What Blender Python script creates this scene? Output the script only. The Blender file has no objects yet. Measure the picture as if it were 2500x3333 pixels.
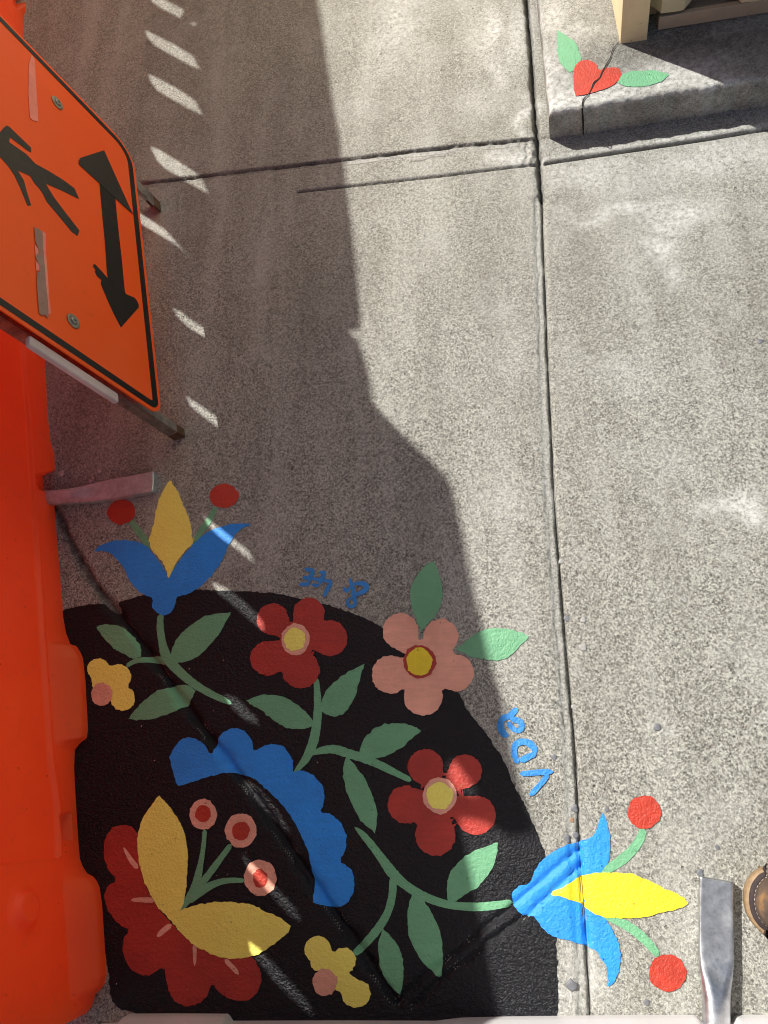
import bpy, bmesh, math, random
import numpy as np
from mathutils import Vector, Matrix
from mathutils.geometry import tessellate_polygon
random.seed(7)
rng = np.random.default_rng(7)

# ------------------------------------------------------------------ camera
W0, H0, F0, CAMH = 2500.0, 3333.0, 2450.0, 1.05
NADX, NADY = 1870.0, 2600.0
SUN_AZ, SUN_EL = math.radians(-42.7), math.radians(43.5)

def _cam():
    n = np.array([(NADX-W0/2)/F0, (NADY-H0/2)/F0, 1.0]); n /= np.linalg.norm(n)
    X = np.array([1.0, 0, 0]); X = X-(X@n)*n; X /= np.linalg.norm(X)
    Z = -n; Y = np.cross(Z, X)
    return np.array([X, Y, Z])
R = _cam()
scene = bpy.context.scene
col = scene.collection
cd = bpy.data.cameras.new('camera'); cam = bpy.data.objects.new('camera', cd); col.objects.link(cam)
cd.sensor_fit = 'VERTICAL'; cd.sensor_height = 36.0; cd.lens = F0/H0*36.0
cd.clip_start = 0.02; cd.clip_end = 200.0
cx, cy, cz = R@np.array([1, 0, 0.]), R@np.array([0, -1, 0.]), R@np.array([0, 0, -1.])
cam.matrix_world = Matrix(((cx[0], cy[0], cz[0], 0), (cx[1], cy[1], cz[1], 0), (cx[2], cy[2], cz[2], CAMH), (0, 0, 0, 1)))
scene.camera = cam

# ------------------------------------------------------------------ light
SUNDIR = np.array([math.cos(SUN_AZ)*math.cos(SUN_EL), math.sin(SUN_AZ)*math.cos(SUN_EL), -math.sin(SUN_EL)])
world = bpy.data.worlds.new("World"); scene.world = world; world.use_nodes = True
wn = world.node_tree.nodes; wl = world.node_tree.links
sky = wn.new('ShaderNodeTexSky'); sky.sky_type = 'NISHITA'; sky.sun_disc = False
sky.sun_elevation = SUN_EL
sky.sun_rotation = math.atan2(-SUNDIR[0], -SUNDIR[1])
sky.altitude = 50; sky.air_density = 1.0; sky.dust_density = 1.5; sky.ozone_density = 1.0
wl.new(sky.outputs[0], wn['Background'].inputs[0]); wn['Background'].inputs[1].default_value = 0.071
sl = bpy.data.lights.new('sun', 'SUN'); sun = bpy.data.objects.new('sun', sl); col.objects.link(sun)
sl.energy = 5.0; sl.angle = math.radians(0.53); sl.color = (1.0, 0.965, 0.90)
sun.location = (-3, 3, 5)
sun.rotation_euler = Vector(SUNDIR).to_track_quat('-Z', 'Y').to_euler()
scene.view_settings.view_transform = 'Standard'; scene.view_settings.look = 'None'
scene.view_settings.exposure = 0.38; scene.view_settings.gamma = 1.0
scene.cycles.max_bounces = 8; scene.cycles.use_denoising = True; scene.cycles.pixel_filter_type = 'BLACKMAN_HARRIS'; scene.cycles.filter_width = 1.0

# ------------------------------------------------------------------ mapping helpers (where things stand on the ground)
CO = np.array([0, 0, CAMH])
def ray(x, y): return R@np.array([(x-W0/2)/F0, (y-H0/2)/F0, 1.0])
def G(x, y, z=0.0):
    r = ray(x, y); t = (z-CAMH)/r[2]
    return CO+t*r
def onplane(x, y, P, N):
    r = ray(x, y); return CO+r*(((P-CO)@N)/(r@N))
S = 850/1659.0
def reg(ox, oy, s=S): return lambda L: [(ox+p[0]*s, oy+p[1]*s)+tuple(p[2:]) for p in L]
q1, q2, q3, q4 = reg(0, 0), reg(0, 800), reg(0, 1600), reg(0, 2433)
qm, qr, q6, q7, q8 = reg(800, 1600), reg(1650, 1600), reg(1650, 0), reg(1650, 2433), reg(800, 2433)
c3, c4 = reg(0, 380, 1/2.9625), reg(0, 700, 1/2.9625)
c5 = reg(1950, 0, 1/3.016); c6 = reg(100, 1480, 1/3.606); c8 = reg(2400, 2800, 1/7.37)
ct1 = reg(950, 1820, 280/1659.0); ct2 = reg(1600, 2270, 220/1431.0)

# ------------------------------------------------------------------ object helpers
def tag(o, label=None, cat=None, group=None, kind=None):
    if label: o['label'] = label
    if cat: o['category'] = cat
    if group: o['group'] = group
    if kind: o['kind'] = kind
    return o
def empty(name, loc=(0, 0, 0)):
    o = bpy.data.objects.new(name, None); o.empty_display_size = 0.05; o.location = loc
    col.objects.link(o); return o
def obj(name, verts, faces, mat, parent=None, smooth=False, label=None):
    me = bpy.data.meshes.new(name)
    v = np.array(verts, dtype=float)
    if parent is not None:
        off = np.array(parent_loc(parent)); v = v-off
    me.from_pydata([tuple(p) for p in v], [], [tuple(int(i) for i in f) for f in faces])
    me.materials.append(mat)
    if smooth: me.polygons.foreach_set('use_smooth', [True]*len(me.polygons))
    me.update()
    o = bpy.data.objects.new(name, me); col.objects.link(o)
    if parent is not None: o.parent = parent
    if label: o['label'] = label
    return o
def parent_loc(p):
    l = Vector((0, 0, 0))
    while p is not None:
        l = l+Vector(p.location); p = p.parent
    return l
class MB:
    def __init__(s): s.v = []; s.f = []
    def add(s, v, f):
        n = len(s.v); s.v += [tuple(p) for p in v]; s.f += [tuple(i+n for i in q) for q in f]
    def box(s, o, a, b, c, bevel=0.0):
        o, a, b, c = [np.array(t, float) for t in (o, a, b, c)]
        if bevel <= 0:
            v = [o, o+a, o+a+b, o+b, o+c, o+a+c, o+a+b+c, o+b+c]
            s.add(v, [(0, 3, 2, 1), (4, 5, 6, 7), (0, 1, 5, 4), (1, 2, 6, 5), (2, 3, 7, 6), (3, 0, 4, 7)])
        else:
            bm = bmesh.new(); v = [o, o+a, o+a+b, o+b, o+c, o+a+c, o+a+b+c, o+b+c]
            bv = [bm.verts.new(p) for p in v]
            for q in [(0, 3, 2, 1), (4, 5, 6, 7), (0, 1, 5, 4), (1, 2, 6, 5), (2, 3, 7, 6), (3, 0, 4, 7)]: bm.faces.new([bv[i] for i in q])
            bmesh.ops.bevel(bm, geom=bm.edges[:], offset=bevel, segments=2, affect='EDGES', profile=0.5)
            bm.verts.index_update(); s.add([tuple(x.co) for x in bm.verts], [[x.index for x in f.verts] for f in bm.faces]); bm.free()
    def rings(s, rs, cap0=True, cap1=True, closed=True):
        n = len(rs[0]); v = [p for r in rs for p in r]; f = []
        for k in range(len(rs)-1):
            for i in range(n if closed else n-1):
                j = (i+1) % n; f.append((k*n+i, k*n+j, (k+1)*n+j, (k+1)*n+i))
        if cap0: f.append(tuple(range(n-1, -1, -1)))
        if cap1: f.append(tuple(range((len(rs)-1)*n, len(rs)*n)))
        s.add(v, f)
    def build(s, name, mat, parent=None, smooth=False, label=None): return obj(name, s.v, s.f, mat, parent, smooth, label)

# ------------------------------------------------------------------ materials
def newmat(name):
    m = bpy.data.materials.new(name); m.use_nodes = True
    nt = m.node_tree; b = nt.nodes['Principled BSDF']
    return m, nt, b
def N_(nt, t, **kw):
    n = nt.nodes.new(t)
    for k, v in kw.items():
        if isinstance(k, str) and hasattr(n, k) and k not in ('inputs',): setattr(n, k, v)
        else: n.inputs[k].default_value = v
    return n
def noise(nt, co, scale, detail=3.0, rough=0.55):
    n = nt.nodes.new('ShaderNodeTexNoise'); n.inputs['Scale'].default_value = scale
    n.inputs['Detail'].default_value = detail; n.inputs['Roughness'].default_value = rough
    nt.links.new(co, n.inputs['Vector']); return n.outputs['Fac']
def voro(nt, co, scale, feature='F1', out='Distance'):
    n = nt.nodes.new('ShaderNodeTexVoronoi'); n.feature = feature; n.inputs['Scale'].default_value = scale
    nt.links.new(co, n.inputs['Vector']); return n.outputs[out]
def ramp(nt, fac, stops, interp='LINEAR'):
    r = nt.nodes.new('ShaderNodeValToRGB'); r.color_ramp.interpolation = interp
    el = r.color_ramp.elements
    while len(el) < len(stops): el.new(0.5)
    for e, (p, c) in zip(el, stops):
        e.position = p
        e.color = (c[0], c[1], c[2], 1) if hasattr(c, '__len__') else (c, c, c, 1)
    nt.links.new(fac, r.inputs[0]); return r.outputs[0]
def mix(nt, fac, a, b, typ='MIX'):
    m = nt.nodes.new('ShaderNodeMix'); m.data_type = 'RGBA'; m.blend_type = typ
    for s_, v in ((m.inputs[0], fac), (m.inputs[6], a), (m.inputs[7], b)):
        if isinstance(v, bpy.types.NodeSocket): nt.links.new(v, s_)
        elif hasattr(v, '__len__'): s_.default_value = (v[0], v[1], v[2], 1)
        else: s_.default_value = v if s_.type == 'VALUE' else (v, v, v, 1)
    return m.outputs[2]
def mth(nt, op, a, b=0.0, clamp=False):
    m = nt.nodes.new('ShaderNodeMath'); m.operation = op; m.use_clamp = clamp
    for s_, v in ((m.inputs[0], a), (m.inputs[1], b)):
        if isinstance(v, bpy.types.NodeSocket): nt.links.new(v, s_)
        else: s_.default_value = v
    return m.outputs[0]
def bump(nt, h, dist, strength=1.0, normal=None):
    b = nt.nodes.new('ShaderNodeBump'); b.inputs['Distance'].default_value = dist; b.inputs['Strength'].default_value = strength
    nt.links.new(h, b.inputs['Height'])
    if normal is not None: nt.links.new(normal, b.inputs['Normal'])
    return b.outputs[0]
def coords(nt, kind='Object'):
    t = nt.nodes.new('ShaderNodeTexCoord'); return t.outputs[kind]
def attr(nt, name):
    a = nt.nodes.new('ShaderNodeAttribute'); a.attribute_name = name; return a.outputs['Fac']

def concrete_mat(name, light=1.0, use_attr=True, smoothness=0.0):
    m, nt, b = newmat(name); co = coords(nt)
    big = noise(nt, co, 3.2, 4, 0.6)
    med = noise(nt, co, 28, 4, 0.6)
    fin = noise(nt, co, 260, 3, 0.7)
    vf = nt.nodes.new('ShaderNodeTexNoise'); vf.inputs['Scale'].default_value = 560; vf.inputs['Detail'].default_value = 2; nt.links.new(co, vf.inputs['Vector'])
    def cells(sc, ch):
        v_ = nt.nodes.new('ShaderNodeTexVoronoi'); v_.inputs['Scale'].default_value = sc; nt.links.new(co, v_.inputs['Vector'])
        s_ = nt.nodes.new('ShaderNodeSeparateColor'); nt.links.new(v_.outputs['Color'], s_.inputs[0]); return s_.outputs[ch], v_.outputs['Distance']
    g1, d1 = cells(390, 0); g2, d2 = cells(720, 1); g3, d3 = cells(1200, 2)
    gr = mth(nt, 'ADD', mth(nt, 'MULTIPLY', g1, .30), mth(nt, 'ADD', mth(nt, 'MULTIPLY', g2, .30), mth(nt, 'ADD', mth(nt, 'MULTIPLY', g3, .14), mth(nt, 'MULTIPLY', fin, .26))))
    base = ramp(nt, gr, [(0.24, (.070, .066, .060)), (0.36, (.20, .193, .176)), (0.50, (.355, .346, .315)), (0.72, (.66, .645, .59))])
    smooth_c = ramp(nt, gr, [(0.26, (.17, .164, .145)), (0.5, (.345, .337, .300)), (0.74, (.56, .548, .495))])
    # how far the paste has worn off the aggregate
    wear = attr(nt, 'wear') if use_attr else None
    if use_attr:
        wf = mth(nt, 'ADD', wear, mth(nt, 'MULTIPLY', mth(nt, 'SUBTRACT', med, 0.5), 1.1), True)
    else:
        wf = mth(nt, 'MULTIPLY', med, 0.5)
    c = mix(nt, wf, smooth_c, base)
    # individual stones
    vc = nt.nodes.new('ShaderNodeTexVoronoi'); vc.inputs['Scale'].default_value = 235; nt.links.new(co, vc.inputs['Vector'])
    stone_pick = nt.nodes.new('ShaderNodeSeparateColor'); nt.links.new(vc.outputs['Color'], stone_pick.inputs[0])
    pick = ramp(nt, stone_pick.outputs[0], [(0.64, 0.0), (0.67, 1.0)])
    blob = ramp(nt, vc.outputs['Distance'], [(0.28, 1.0), (0.42, 0.0)])
    stc = ramp(nt, stone_pick.outputs[1], [(0.0, (.035, .035, .037)), (0.45, (.12, .115, .11)), (0.75, (.22, .18, .14)), (1.0, (.66, .64, .6))])
    sf = mth(nt, 'MULTIPLY', mth(nt, 'MULTIPLY', pick, blob), mth(nt, 'ADD', mth(nt, 'MULTIPLY', wf, 0.85), 0.05), True)
    c = mix(nt, sf, c, stc)
    # pits
    vp = nt.nodes.new('ShaderNodeTexVoronoi'); vp.inputs['Scale'].default_value = 75; nt.links.new(co, vp.inputs['Vector'])
    pp = nt.nodes.new('ShaderNodeSeparateColor'); nt.links.new(vp.outputs['Color'], pp.inputs[0])
    pit = mth(nt, 'MULTIPLY', ramp(nt, pp.outputs[0], [(0.86, 0.0), (0.87, 1.0)]), ramp(nt, vp.outputs['Distance'], [(0.09, 1.0), (0.15, 0.0)]))
    c = mix(nt, mth(nt, 'MULTIPLY', pit, 0.8), c, (.05, .045, .04))
    # broad blotches
    c = mix(nt, ramp(nt, big, [(0.35, 0.0), (0.7, 0.33)]), c, (.27, .25, .215))
    c = mix(nt, ramp(nt, noise(nt, co, 9, 4, .6), [(0.52, 0.0), (0.72, 0.30)]), c, (.56, .55, .53))
    # worn streaks running along the walking direction
    mp = nt.nodes.new('ShaderNodeMapping'); mp.inputs['Scale'].default_value = (9.0, 1.1, 1); mp.inputs['Rotation'].default_value = (0, 0, .03); nt.links.new(co, mp.inputs['Vector'])
    stn = noise(nt, mp.outputs[0], 1.6, 4, .55)
    c = mix(nt, mth(nt, 'MULTIPLY', ramp(nt, stn, [(0.50, 0.0), (0.68, 0.42)]), ramp(nt, noise(nt, co, 130, 4, .7), [(.35, .2), (.62, 1)])), c, (.62, .61, .575))
    c = mix(nt, ramp(nt, stn, [(0.30, 0.30), (0.48, 0.0)]), c, (.17, .155, .135))
    # dark spots: old gum, oil
    vg = nt.nodes.new('ShaderNodeTexVoronoi'); vg.inputs['Scale'].default_value = 9; nt.links.new(co, vg.inputs['Vector'])
    gs = nt.nodes.new('ShaderNodeSeparateColor'); nt.links.new(vg.outputs['Color'], gs.inputs[0])
    gum = mth(nt, 'MULTIPLY', ramp(nt, gs.outputs[0], [(0.72, 0.0), (0.73, 1.0)]), ramp(nt, mth(nt, 'ADD', vg.outputs['Distance'], mth(nt, 'MULTIPLY', noise(nt, co, 60, 3, .6), .10)), [(0.09, 1.0), (0.14, 0.0)]))
    c = mix(nt, mth(nt, 'MULTIPLY', gum, 0.38), c, (.12, .11, .10))
    if use_attr:
        pale = mth(nt, 'MULTIPLY', attr(nt, 'pale'), ramp(nt, noise(nt, co, 110, 4, .7), [(0.36, 0.15), (0.60, 1.0)]), True)
        c = mix(nt, pale, c, (.80, .79, .775))
        dirt_shade = mth(nt, 'MULTIPLY', attr(nt, 'dirt_shade'), ramp(nt, noise(nt, co, 70, 4, .6), [(0.3, 0.45), (0.65, 1.0)]), True)
        c = mix(nt, dirt_shade, c, (.045, .040, .034))
    c = mix(nt, 1.0, c, (.975, .995, .970), 'MULTIPLY')
    if light != 1.0:
        c = mix(nt, 1.0, c, (light, light, light), 'MULTIPLY')
    nt.links.new(c, b.inputs['Base Color'])
    b.inputs['Roughness'].default_value = 0.85
    b.inputs['Specular IOR Level'].default_value = 0.3
    h = mth(nt, 'ADD', mth(nt, 'MULTIPLY', gr, 1.3), mth(nt, 'MULTIPLY', vf.outputs['Fac'], 0.35))
    h = mth(nt, 'SUBTRACT', h, mth(nt, 'MULTIPLY', pit, 1.6))
    n1 = bump(nt, h, 0.0021, 0.85)
    n1 = bump(nt, med, 0.003, 0.35, n1)
    nt.links.new(n1, b.inputs['Normal'])
    return m

def paint_mat(name, rgb, rough=0.5, var=0.22, bumpd=0.0024, spec=0.5, wear=0.0):
    m, nt, b = newmat(name); co = coords(nt)
    n1 = noise(nt, co, 210, 3, 0.65); n2 = noise(nt, co, 14, 3, 0.6); n3 = noise(nt, co, 60, 3, .6)
    dk = tuple(c*(1-var) for c in rgb); lt = tuple(min(1, c*(1+var*0.8)) for c in rgb)
    c = ramp(nt, n2, [(0.3, dk), (0.7, lt)])
    c = mix(nt, ramp(nt, n3, [(0.4, 0.0), (0.75, 0.35)]), c, lt)
    mp = nt.nodes.new('ShaderNodeMapping'); mp.inputs['Scale'].default_value = (1.0, 7.0, 1); mp.inputs['Rotation'].default_value = (0, 0, .7); nt.links.new(co, mp.inputs['Vector'])
    c = mix(nt, ramp(nt, noise(nt, mp.outputs[0], 26, 4, .6), [(0.42, 0.0), (0.70, 0.45)]), c, tuple(x*(1-var*1.3) for x in rgb))
    # pin holes where the concrete pores are not filled
    vp = nt.nodes.new('ShaderNodeTexVoronoi'); vp.inputs['Scale'].default_value = 120; nt.links.new(co, vp.inputs['Vector'])
    sp = nt.nodes.new('ShaderNodeSeparateColor'); nt.links.new(vp.outputs['Color'], sp.inputs[0])
    pit = mth(nt, 'MULTIPLY', ramp(nt, sp.outputs[0], [(0.9, 0.0), (0.91, 1.0)]), ramp(nt, vp.outputs['Distance'], [(0.08, 1.0), (0.16, 0.0)]))
    c = mix(nt, mth(nt, 'MULTIPLY', pit, 0.55), c, tuple(x*0.25+.01 for x in rgb))
    if wear > 0:
        c = mix(nt, ramp(nt, noise(nt, co, 160, 4, .75), [(0.60, 0.0), (0.68, wear)]), c, (.45, .43, .40))
    nt.links.new(c, b.inputs['Base Color'])
    b.inputs['Roughness'].default_value = rough; b.inputs['Specular IOR Level'].default_value = spec
    vf = nt.nodes.new('ShaderNodeTexNoise'); vf.inputs['Scale'].default_value = 480; vf.inputs['Detail'].default_value = 2; nt.links.new(co, vf.inputs['Vector'])
    h = mth(nt, 'ADD', n1, mth(nt, 'MULTIPLY', vf.outputs['Fac'], 0.4)); h = mth(nt, 'SUBTRACT', h, mth(nt, 'MULTIPLY', pit, 0.8))
    nb = bump(nt, h, bumpd, 0.7); nb = bump(nt, n3, 0.003, 0.35, nb)
    nt.links.new(nb, b.inputs['Normal'])
    return m

def plastic_mat(name, rgb, transl=0.3, trcol=None, rough=0.42, specks=True):
    m, nt, b = newmat(name); co = coords(nt)
    n2 = noise(nt, co, 6, 3, 0.6)
    c = ramp(nt, n2, [(0.3, tuple(x*0.86 for x in rgb)), (0.7, tuple(min(1, x*1.08) for x in rgb))])
    if specks:
        vp = nt.nodes.new('ShaderNodeTexVoronoi'); vp.inputs['Scale'].default_value = 34; nt.links.new(co, vp.inputs['Vector'])
        sp = nt.nodes.new('ShaderNodeSeparateColor'); nt.links.new(vp.outputs['Color'], sp.inputs[0])
        f = mth(nt, 'MULTIPLY', ramp(nt, sp.outputs[0], [(0.84, 0.0), (0.85, 1.0)]), ramp(nt, vp.outputs['Distance'], [(0.035, 1.0), (0.06, 0.0)]))
        c = mix(nt, mth(nt, 'MULTIPLY', f, 0.85), c, (.05, .02, .015))
        c = mix(nt, ramp(nt, noise(nt, co, 55, 5, .75), [(0.56, 0.0), (0.76, 0.35)]), c, (.42, .14, .08))
        mp = nt.nodes.new('ShaderNodeMapping'); mp.inputs['Scale'].default_value = (1, 1, 9); mp.inputs['Rotation'].default_value = (.9, .4, .3); nt.links.new(co, mp.inputs['Vector'])
        c = mix(nt, ramp(nt, noise(nt, mp.outputs[0], 30, 5, .8), [(0.67, 0.0), (0.72, .40)]), c, (.95, .45, .33))
        vp2 = nt.nodes.new('ShaderNodeTexVoronoi'); vp2.inputs['Scale'].default_value = 85; nt.links.new(co, vp2.inputs['Vector'])
        sp2 = nt.nodes.new('ShaderNodeSeparateColor'); nt.links.new(vp2.outputs['Color'], sp2.inputs[0])
        f2 = mth(nt, 'MULTIPLY', ramp(nt, sp2.outputs[1], [(0.93, 0.0), (0.94, 1.0)]), ramp(nt, vp2.outputs['Distance'], [(0.06, 1.0), (0.12, 0.0)]))
        c = mix(nt, mth(nt, 'MULTIPLY', f2, 0.8), c, (.03, .012, .01))
    nt.links.new(c, b.inputs['Base Color'])
    b.inputs['Roughness'].default_value = rough
    nb = bump(nt, noise(nt, co, 420, 2, .5), 0.0003, 0.5); nb = bump(nt, noise(nt, co, 12, 2, .5), 0.004, 0.25, nb)
    nt.links.new(nb, b.inputs['Normal'])
    if transl > 0:
        t = nt.nodes.new('ShaderNodeBsdfTranslucent'); t.inputs[0].default_value = (*(trcol or rgb), 1)
        ms = nt.nodes.new('ShaderNodeMixShader'); ms.inputs[0].default_value = transl
        nt.links.new(b.outputs[0], ms.inputs[1]); nt.links.new(t.outputs[0], ms.inputs[2])
        nt.links.new(ms.outputs[0], nt.nodes['Material Output'].inputs[0])
    return m

def metal_mat(name, rgb, rough=0.38, stain=(.30, .31, .32), metallic=1.0, tint=None):
    m, nt, b = newmat(name); co = coords(nt)
    n = noise(nt, co, 70, 5, .7); n2 = noise(nt, co, 18, 4, .6)
    c = ramp(nt, n, [(0.3, stain), (0.65, rgb)])
    if tint: c = mix(nt, ramp(nt, n2, [(0.35, 0.0), (0.65, 0.7)]), c, tint)
    nt.links.new(c, b.inputs['Base Color']); b.inputs['Metallic'].default_value = metallic
    nt.links.new(ramp(nt, n2, [(0.3, rough*0.75), (0.7, rough*1.35)]), b.inputs['Roughness'])
    nt.links.new(bump(nt, noise(nt, co, 200, 3, .6), 0.0004, 0.4), b.inputs['Normal'])
    return m

M = {}
M['concrete'] = concrete_mat('concrete')
M['step_concrete'] = concrete_mat('step_concrete', light=1.0)
M['black'] = paint_mat('black_paint', (.0035, .0042, .0070), rough=0.36, var=0.3, bumpd=0.0046, spec=0.32)
M['red'] = paint_mat('red_paint', (.44, .036, .022), wear=0.0)
M['berry'] = paint_mat('berry_red_paint', (.52, .042, .018))
M['coral'] = paint_mat('coral_paint', (.90, .42, .30))
M['yellow'] = paint_mat('yellow_paint', (.88, .68, .022), var=0.12)
M['yellow_shade'] = paint_mat('shaded_yellow_paint', (1.0, .88, .17), var=0.05)  # shade copy of the yellow: colour lightened to offset the dim light
M['green'] = paint_mat('green_paint', (.16, .42, .225), var=0.14)
M['blue'] = paint_mat('blue_paint', (.018, .29, .92), var=0.15)
M['letter'] = paint_mat('blue_lettering_paint', (.03, .26, .72), var=0.15)
M['orange'] = plastic_mat('orange_plastic', (1.0, .135, .034), 0.27, (1.0, .14, .04))
M['core'] = plastic_mat('orange_inner_wall', (1.0, .25, .12), 0.75, (1.0, .45, .30), specks=False)
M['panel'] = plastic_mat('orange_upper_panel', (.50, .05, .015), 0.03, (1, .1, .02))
M['white'] = plastic_mat('white_plastic', (.72, .70, .70), 0.12, rough=0.4, specks=False)
M['galv'] = metal_mat('galvanised_steel', (.74, .76, .78), 0.36, (.42, .44, .46))
M['galv_sign'] = metal_mat('leg_steel', (.44, .44, .42), 0.42, (.20, .20, .19))
M['rust'] = metal_mat('rusty_steel', (.16, .09, .05), 0.75, (.06, .04, .03), metallic=0.3)
M['bolt'] = metal_mat('bolt_steel', (.36, .38, .33), 0.45, (.14, .15, .13), metallic=0.8)

# ------------------------------------------------------------------ ground height
def polyline_sd(x, y, pts):
    """signed distance to a polyline (positive on the right of its direction) and arc position"""
    best = np.full(x.shape, 1e9); sd = np.zeros(x.shape); along = np.zeros(x.shape); acc = 0.0
    for a, b in zip(pts[:-1], pts[1:]):
        a = np.array(a[:2]); b = np.array(b[:2]); d = b-a; L = np.linalg.norm(d); d = d/L
        t = (x-a[0])*d[0]+(y-a[1])*d[1]; tc = np.clip(t, 0, L)
        px, py = a[0]+tc*d[0], a[1]+tc*d[1]
        dd = np.hypot(x-px, y-py); side = np.sign((x-a[0])*d[1]-(y-a[1])*d[0])
        m = dd < best
        best[m] = dd[m]; sd[m] = (dd*side)[m]; along[m] = (acc+tc)[m]; acc += L
    return best, sd, along
def GL(pts): return [G(*p)[:2] for p in pts]
J1_TOP = GL([(1706, -120), (1714, 0), (1724, 120), (1736, 300), (1748, 455), (1756, 560), (1763, 645)])
J1 = GL([(1763, 645), (1768, 800), (1779, 1100), (1802, 1600), (1826, 1920), (1850, 2200), (1872, 2460), (1886, 2750), (1906, 3050), (1921, 3333), (1935, 3500)])
J2 = GL([(200, 640), (470, 598), (640, 578), (800, 559), (960, 540), (1125, 522), (1300, 500), (1480, 478), (1640, 464), (1740, 452)])
SAW = GL([(969, 625), (1200, 599), (1430, 573), (1650, 545), (1745, 533)])
SAW2 = GL([(1775, 529), (1900, 510), (2100, 480), (2300, 450), (2442, 426), (2700, 388)])
D1 = GL([(150, 1610), (192, 1680), (225, 1755), (262, 1830), (300, 1890), (345, 1950), (395, 2010), (450, 2085), (520, 2180), (600, 2290), (690, 2410), (780, 2530), (880, 2665), (990, 2830), (1100, 2990), (1200, 3130), (1290, 3262)])
D2 = GL([(1290, 3262), (1400, 3160), (1520, 3062), (1650, 2962), (1768, 2862), (1888, 2758)])
D3 = GL([(1345, 3275), (1440, 3180), (1560, 3088), (1722, 2971), (1800, 2900), (1888, 2816)])
CR = GL([(1335, 527), (1380, 522), (1400, 512), (1450, 508)])
EDGE_J = GL([(1640, 545), (1652, 530), (1668, 500), (1690, 470), (1720, 455)])
def groove(b, al, w, d, seed, wob=0.0008):
    w_ = w*(1+0.25*np.sin(al*61+seed)+0.15*np.sin(al*173+seed*2))
    t = b/w_
    return -d*np.exp(-t**2*1.6)
def waves(x, y, k, seed, n=9):
    g = np.random.default_rng(seed); o = np.zeros(np.shape(x))
    for i in range(n):
        a, p, kk = g.uniform(0, 6.3), g.uniform(0, 6.3), k*g.uniform(.6, 1.4); o = o+np.sin((x*math.cos(a)+y*math.sin(a))*kk+p)
    return o/math.sqrt(n)
def height(x, y):
    x = np.asarray(x, float); y = np.asarray(y, float); z = np.zeros(x.shape)
    def wobble(sd, al, a, s): return sd+a*(np.sin(al*27+s)+0.4*np.sin(al*81+s*3)+0.2*np.sin(al*210+s*5))
    b, sd, al = polyline_sd(x, y, J1_TOP); t = np.abs(wobble(sd, al, .0005, 1)+.0007*waves(x, y, 260, 11)) if True else b
    t = np.where(b < .03, t, b); z += groove(t, al, .0045, .016, 1)
    z += -0.002*np.exp(-(b/.011)**2)
    b, sd, al = polyline_sd(x, y, J1); s2 = np.where(b < .04, wobble(sd, al, .0003, 2), sd)
    z += groove(np.abs(s2), al, .0022, .0085, 2)-np.where(s2 < 0, .0026*np.exp(-(s2/.006)**2), .0)
    z += np.where((s2 >= 0) & (s2 < .016), -.0026, 0)*np.clip((.016-s2)/.005, 0, 1)
    b, sd, al = polyline_sd(x, y, J2); s2 = np.where(b < .04, wobble(sd, al, .0006, 3)+.0006*waves(x, y, 240, 12), sd)
    z += groove(np.abs(s2), al, .0026, .0060, 3) + np.where((sd < 0) & (b < .05), .004*np.clip(1-b/.05, 0, 1), 0)
    z += -.0015*np.exp(-((s2-.008)/.003)**2)
    b, sd, al = polyline_sd(x, y, SAW); z += -.007*np.exp(-(b/.0024)**2)
    b, sd, al = polyline_sd(x, y, SAW2); z += -.009*np.exp(-(b/.0034)**2)
    b, sd, al = polyline_sd(x, y, D1); s2 = np.where(b < .05, wobble(sd, al, .0007, 4)+np.clip(1.2-al/.16, 0, 1)*.0035*waves(x, y, 130, 21), sd)
    z += groove(np.abs(s2), al, .0075, .0085, 4)
    for DD, k in ((D2, 5), (D3, 6)):
        b, sd, al = polyline_sd(x, y, DD); z += groove(np.abs(sd+.0006*waves(x, y, 200, 13)), al, .0034, .0044, k)
    # worn, crumbling corner where the four slabs meet
    c = G(1735, 490); r = np.hypot(x-c[0], y-c[1])
    z += np.exp(-(r/.026)**2)*(-.002+.0022*waves(x, y, 420, 3)+.0016*waves(x, y, 900, 4))
    z += .0011*np.sin(x*5.1+.4)*np.sin(y*4.3+1.1)
    return z
def dirt_attr(x, y):
    d = np.zeros(x.shape)
    for P, w, s in ((J1_TOP, .0048, 1.0), (J1, .0019, .85), (J2, .0028, .8), (SAW, .0019, 1.0), (SAW2, .0026, 1.0), (D1, .0085, 1.0), (D2, .004, .5), (D3, .003, .4)):
        b, sd, al = polyline_sd(x, y, P)
        d = np.maximum(d, s*np.exp(-(b/w)**2*1.0))
        d = np.maximum(d, 0.09*s*np.exp(-(b/.012)**2))
    b, sd, al = polyline_sd(x, y, J1); d = np.maximum(d, np.where((sd > 0) & (sd < .013), .05, 0))
    b, sd, al = polyline_sd(x, y, J1[:]); # thin secondary crack beside the tooled joint
    d = np.maximum(d, .7*np.exp(-((sd-.0115-.0015*np.sin(al*70)-.001*np.sin(al*190))/.0011)**2)*(b < .03)*(np.sin(al*11) > -.4))
    b, sd, al = polyline_sd(x, y, J2); d = np.maximum(d, .7*np.exp(-((sd-.011-.002*np.sin(al*50))/.0012)**2)*(b < .03)*(np.sin(al*9+1) > -.2))
    b, sd, al = polyline_sd(x, y, CR); d = np.maximum(d, .7*np.exp(-(b/.0016)**2))
    # greyer band above the left cross joint
    b, sd, al = polyline_sd(x, y, J2); d = np.maximum(d, np.where((sd < 0), .10*np.exp(-((b-.02)/.03)**2), 0))
    return d
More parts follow.
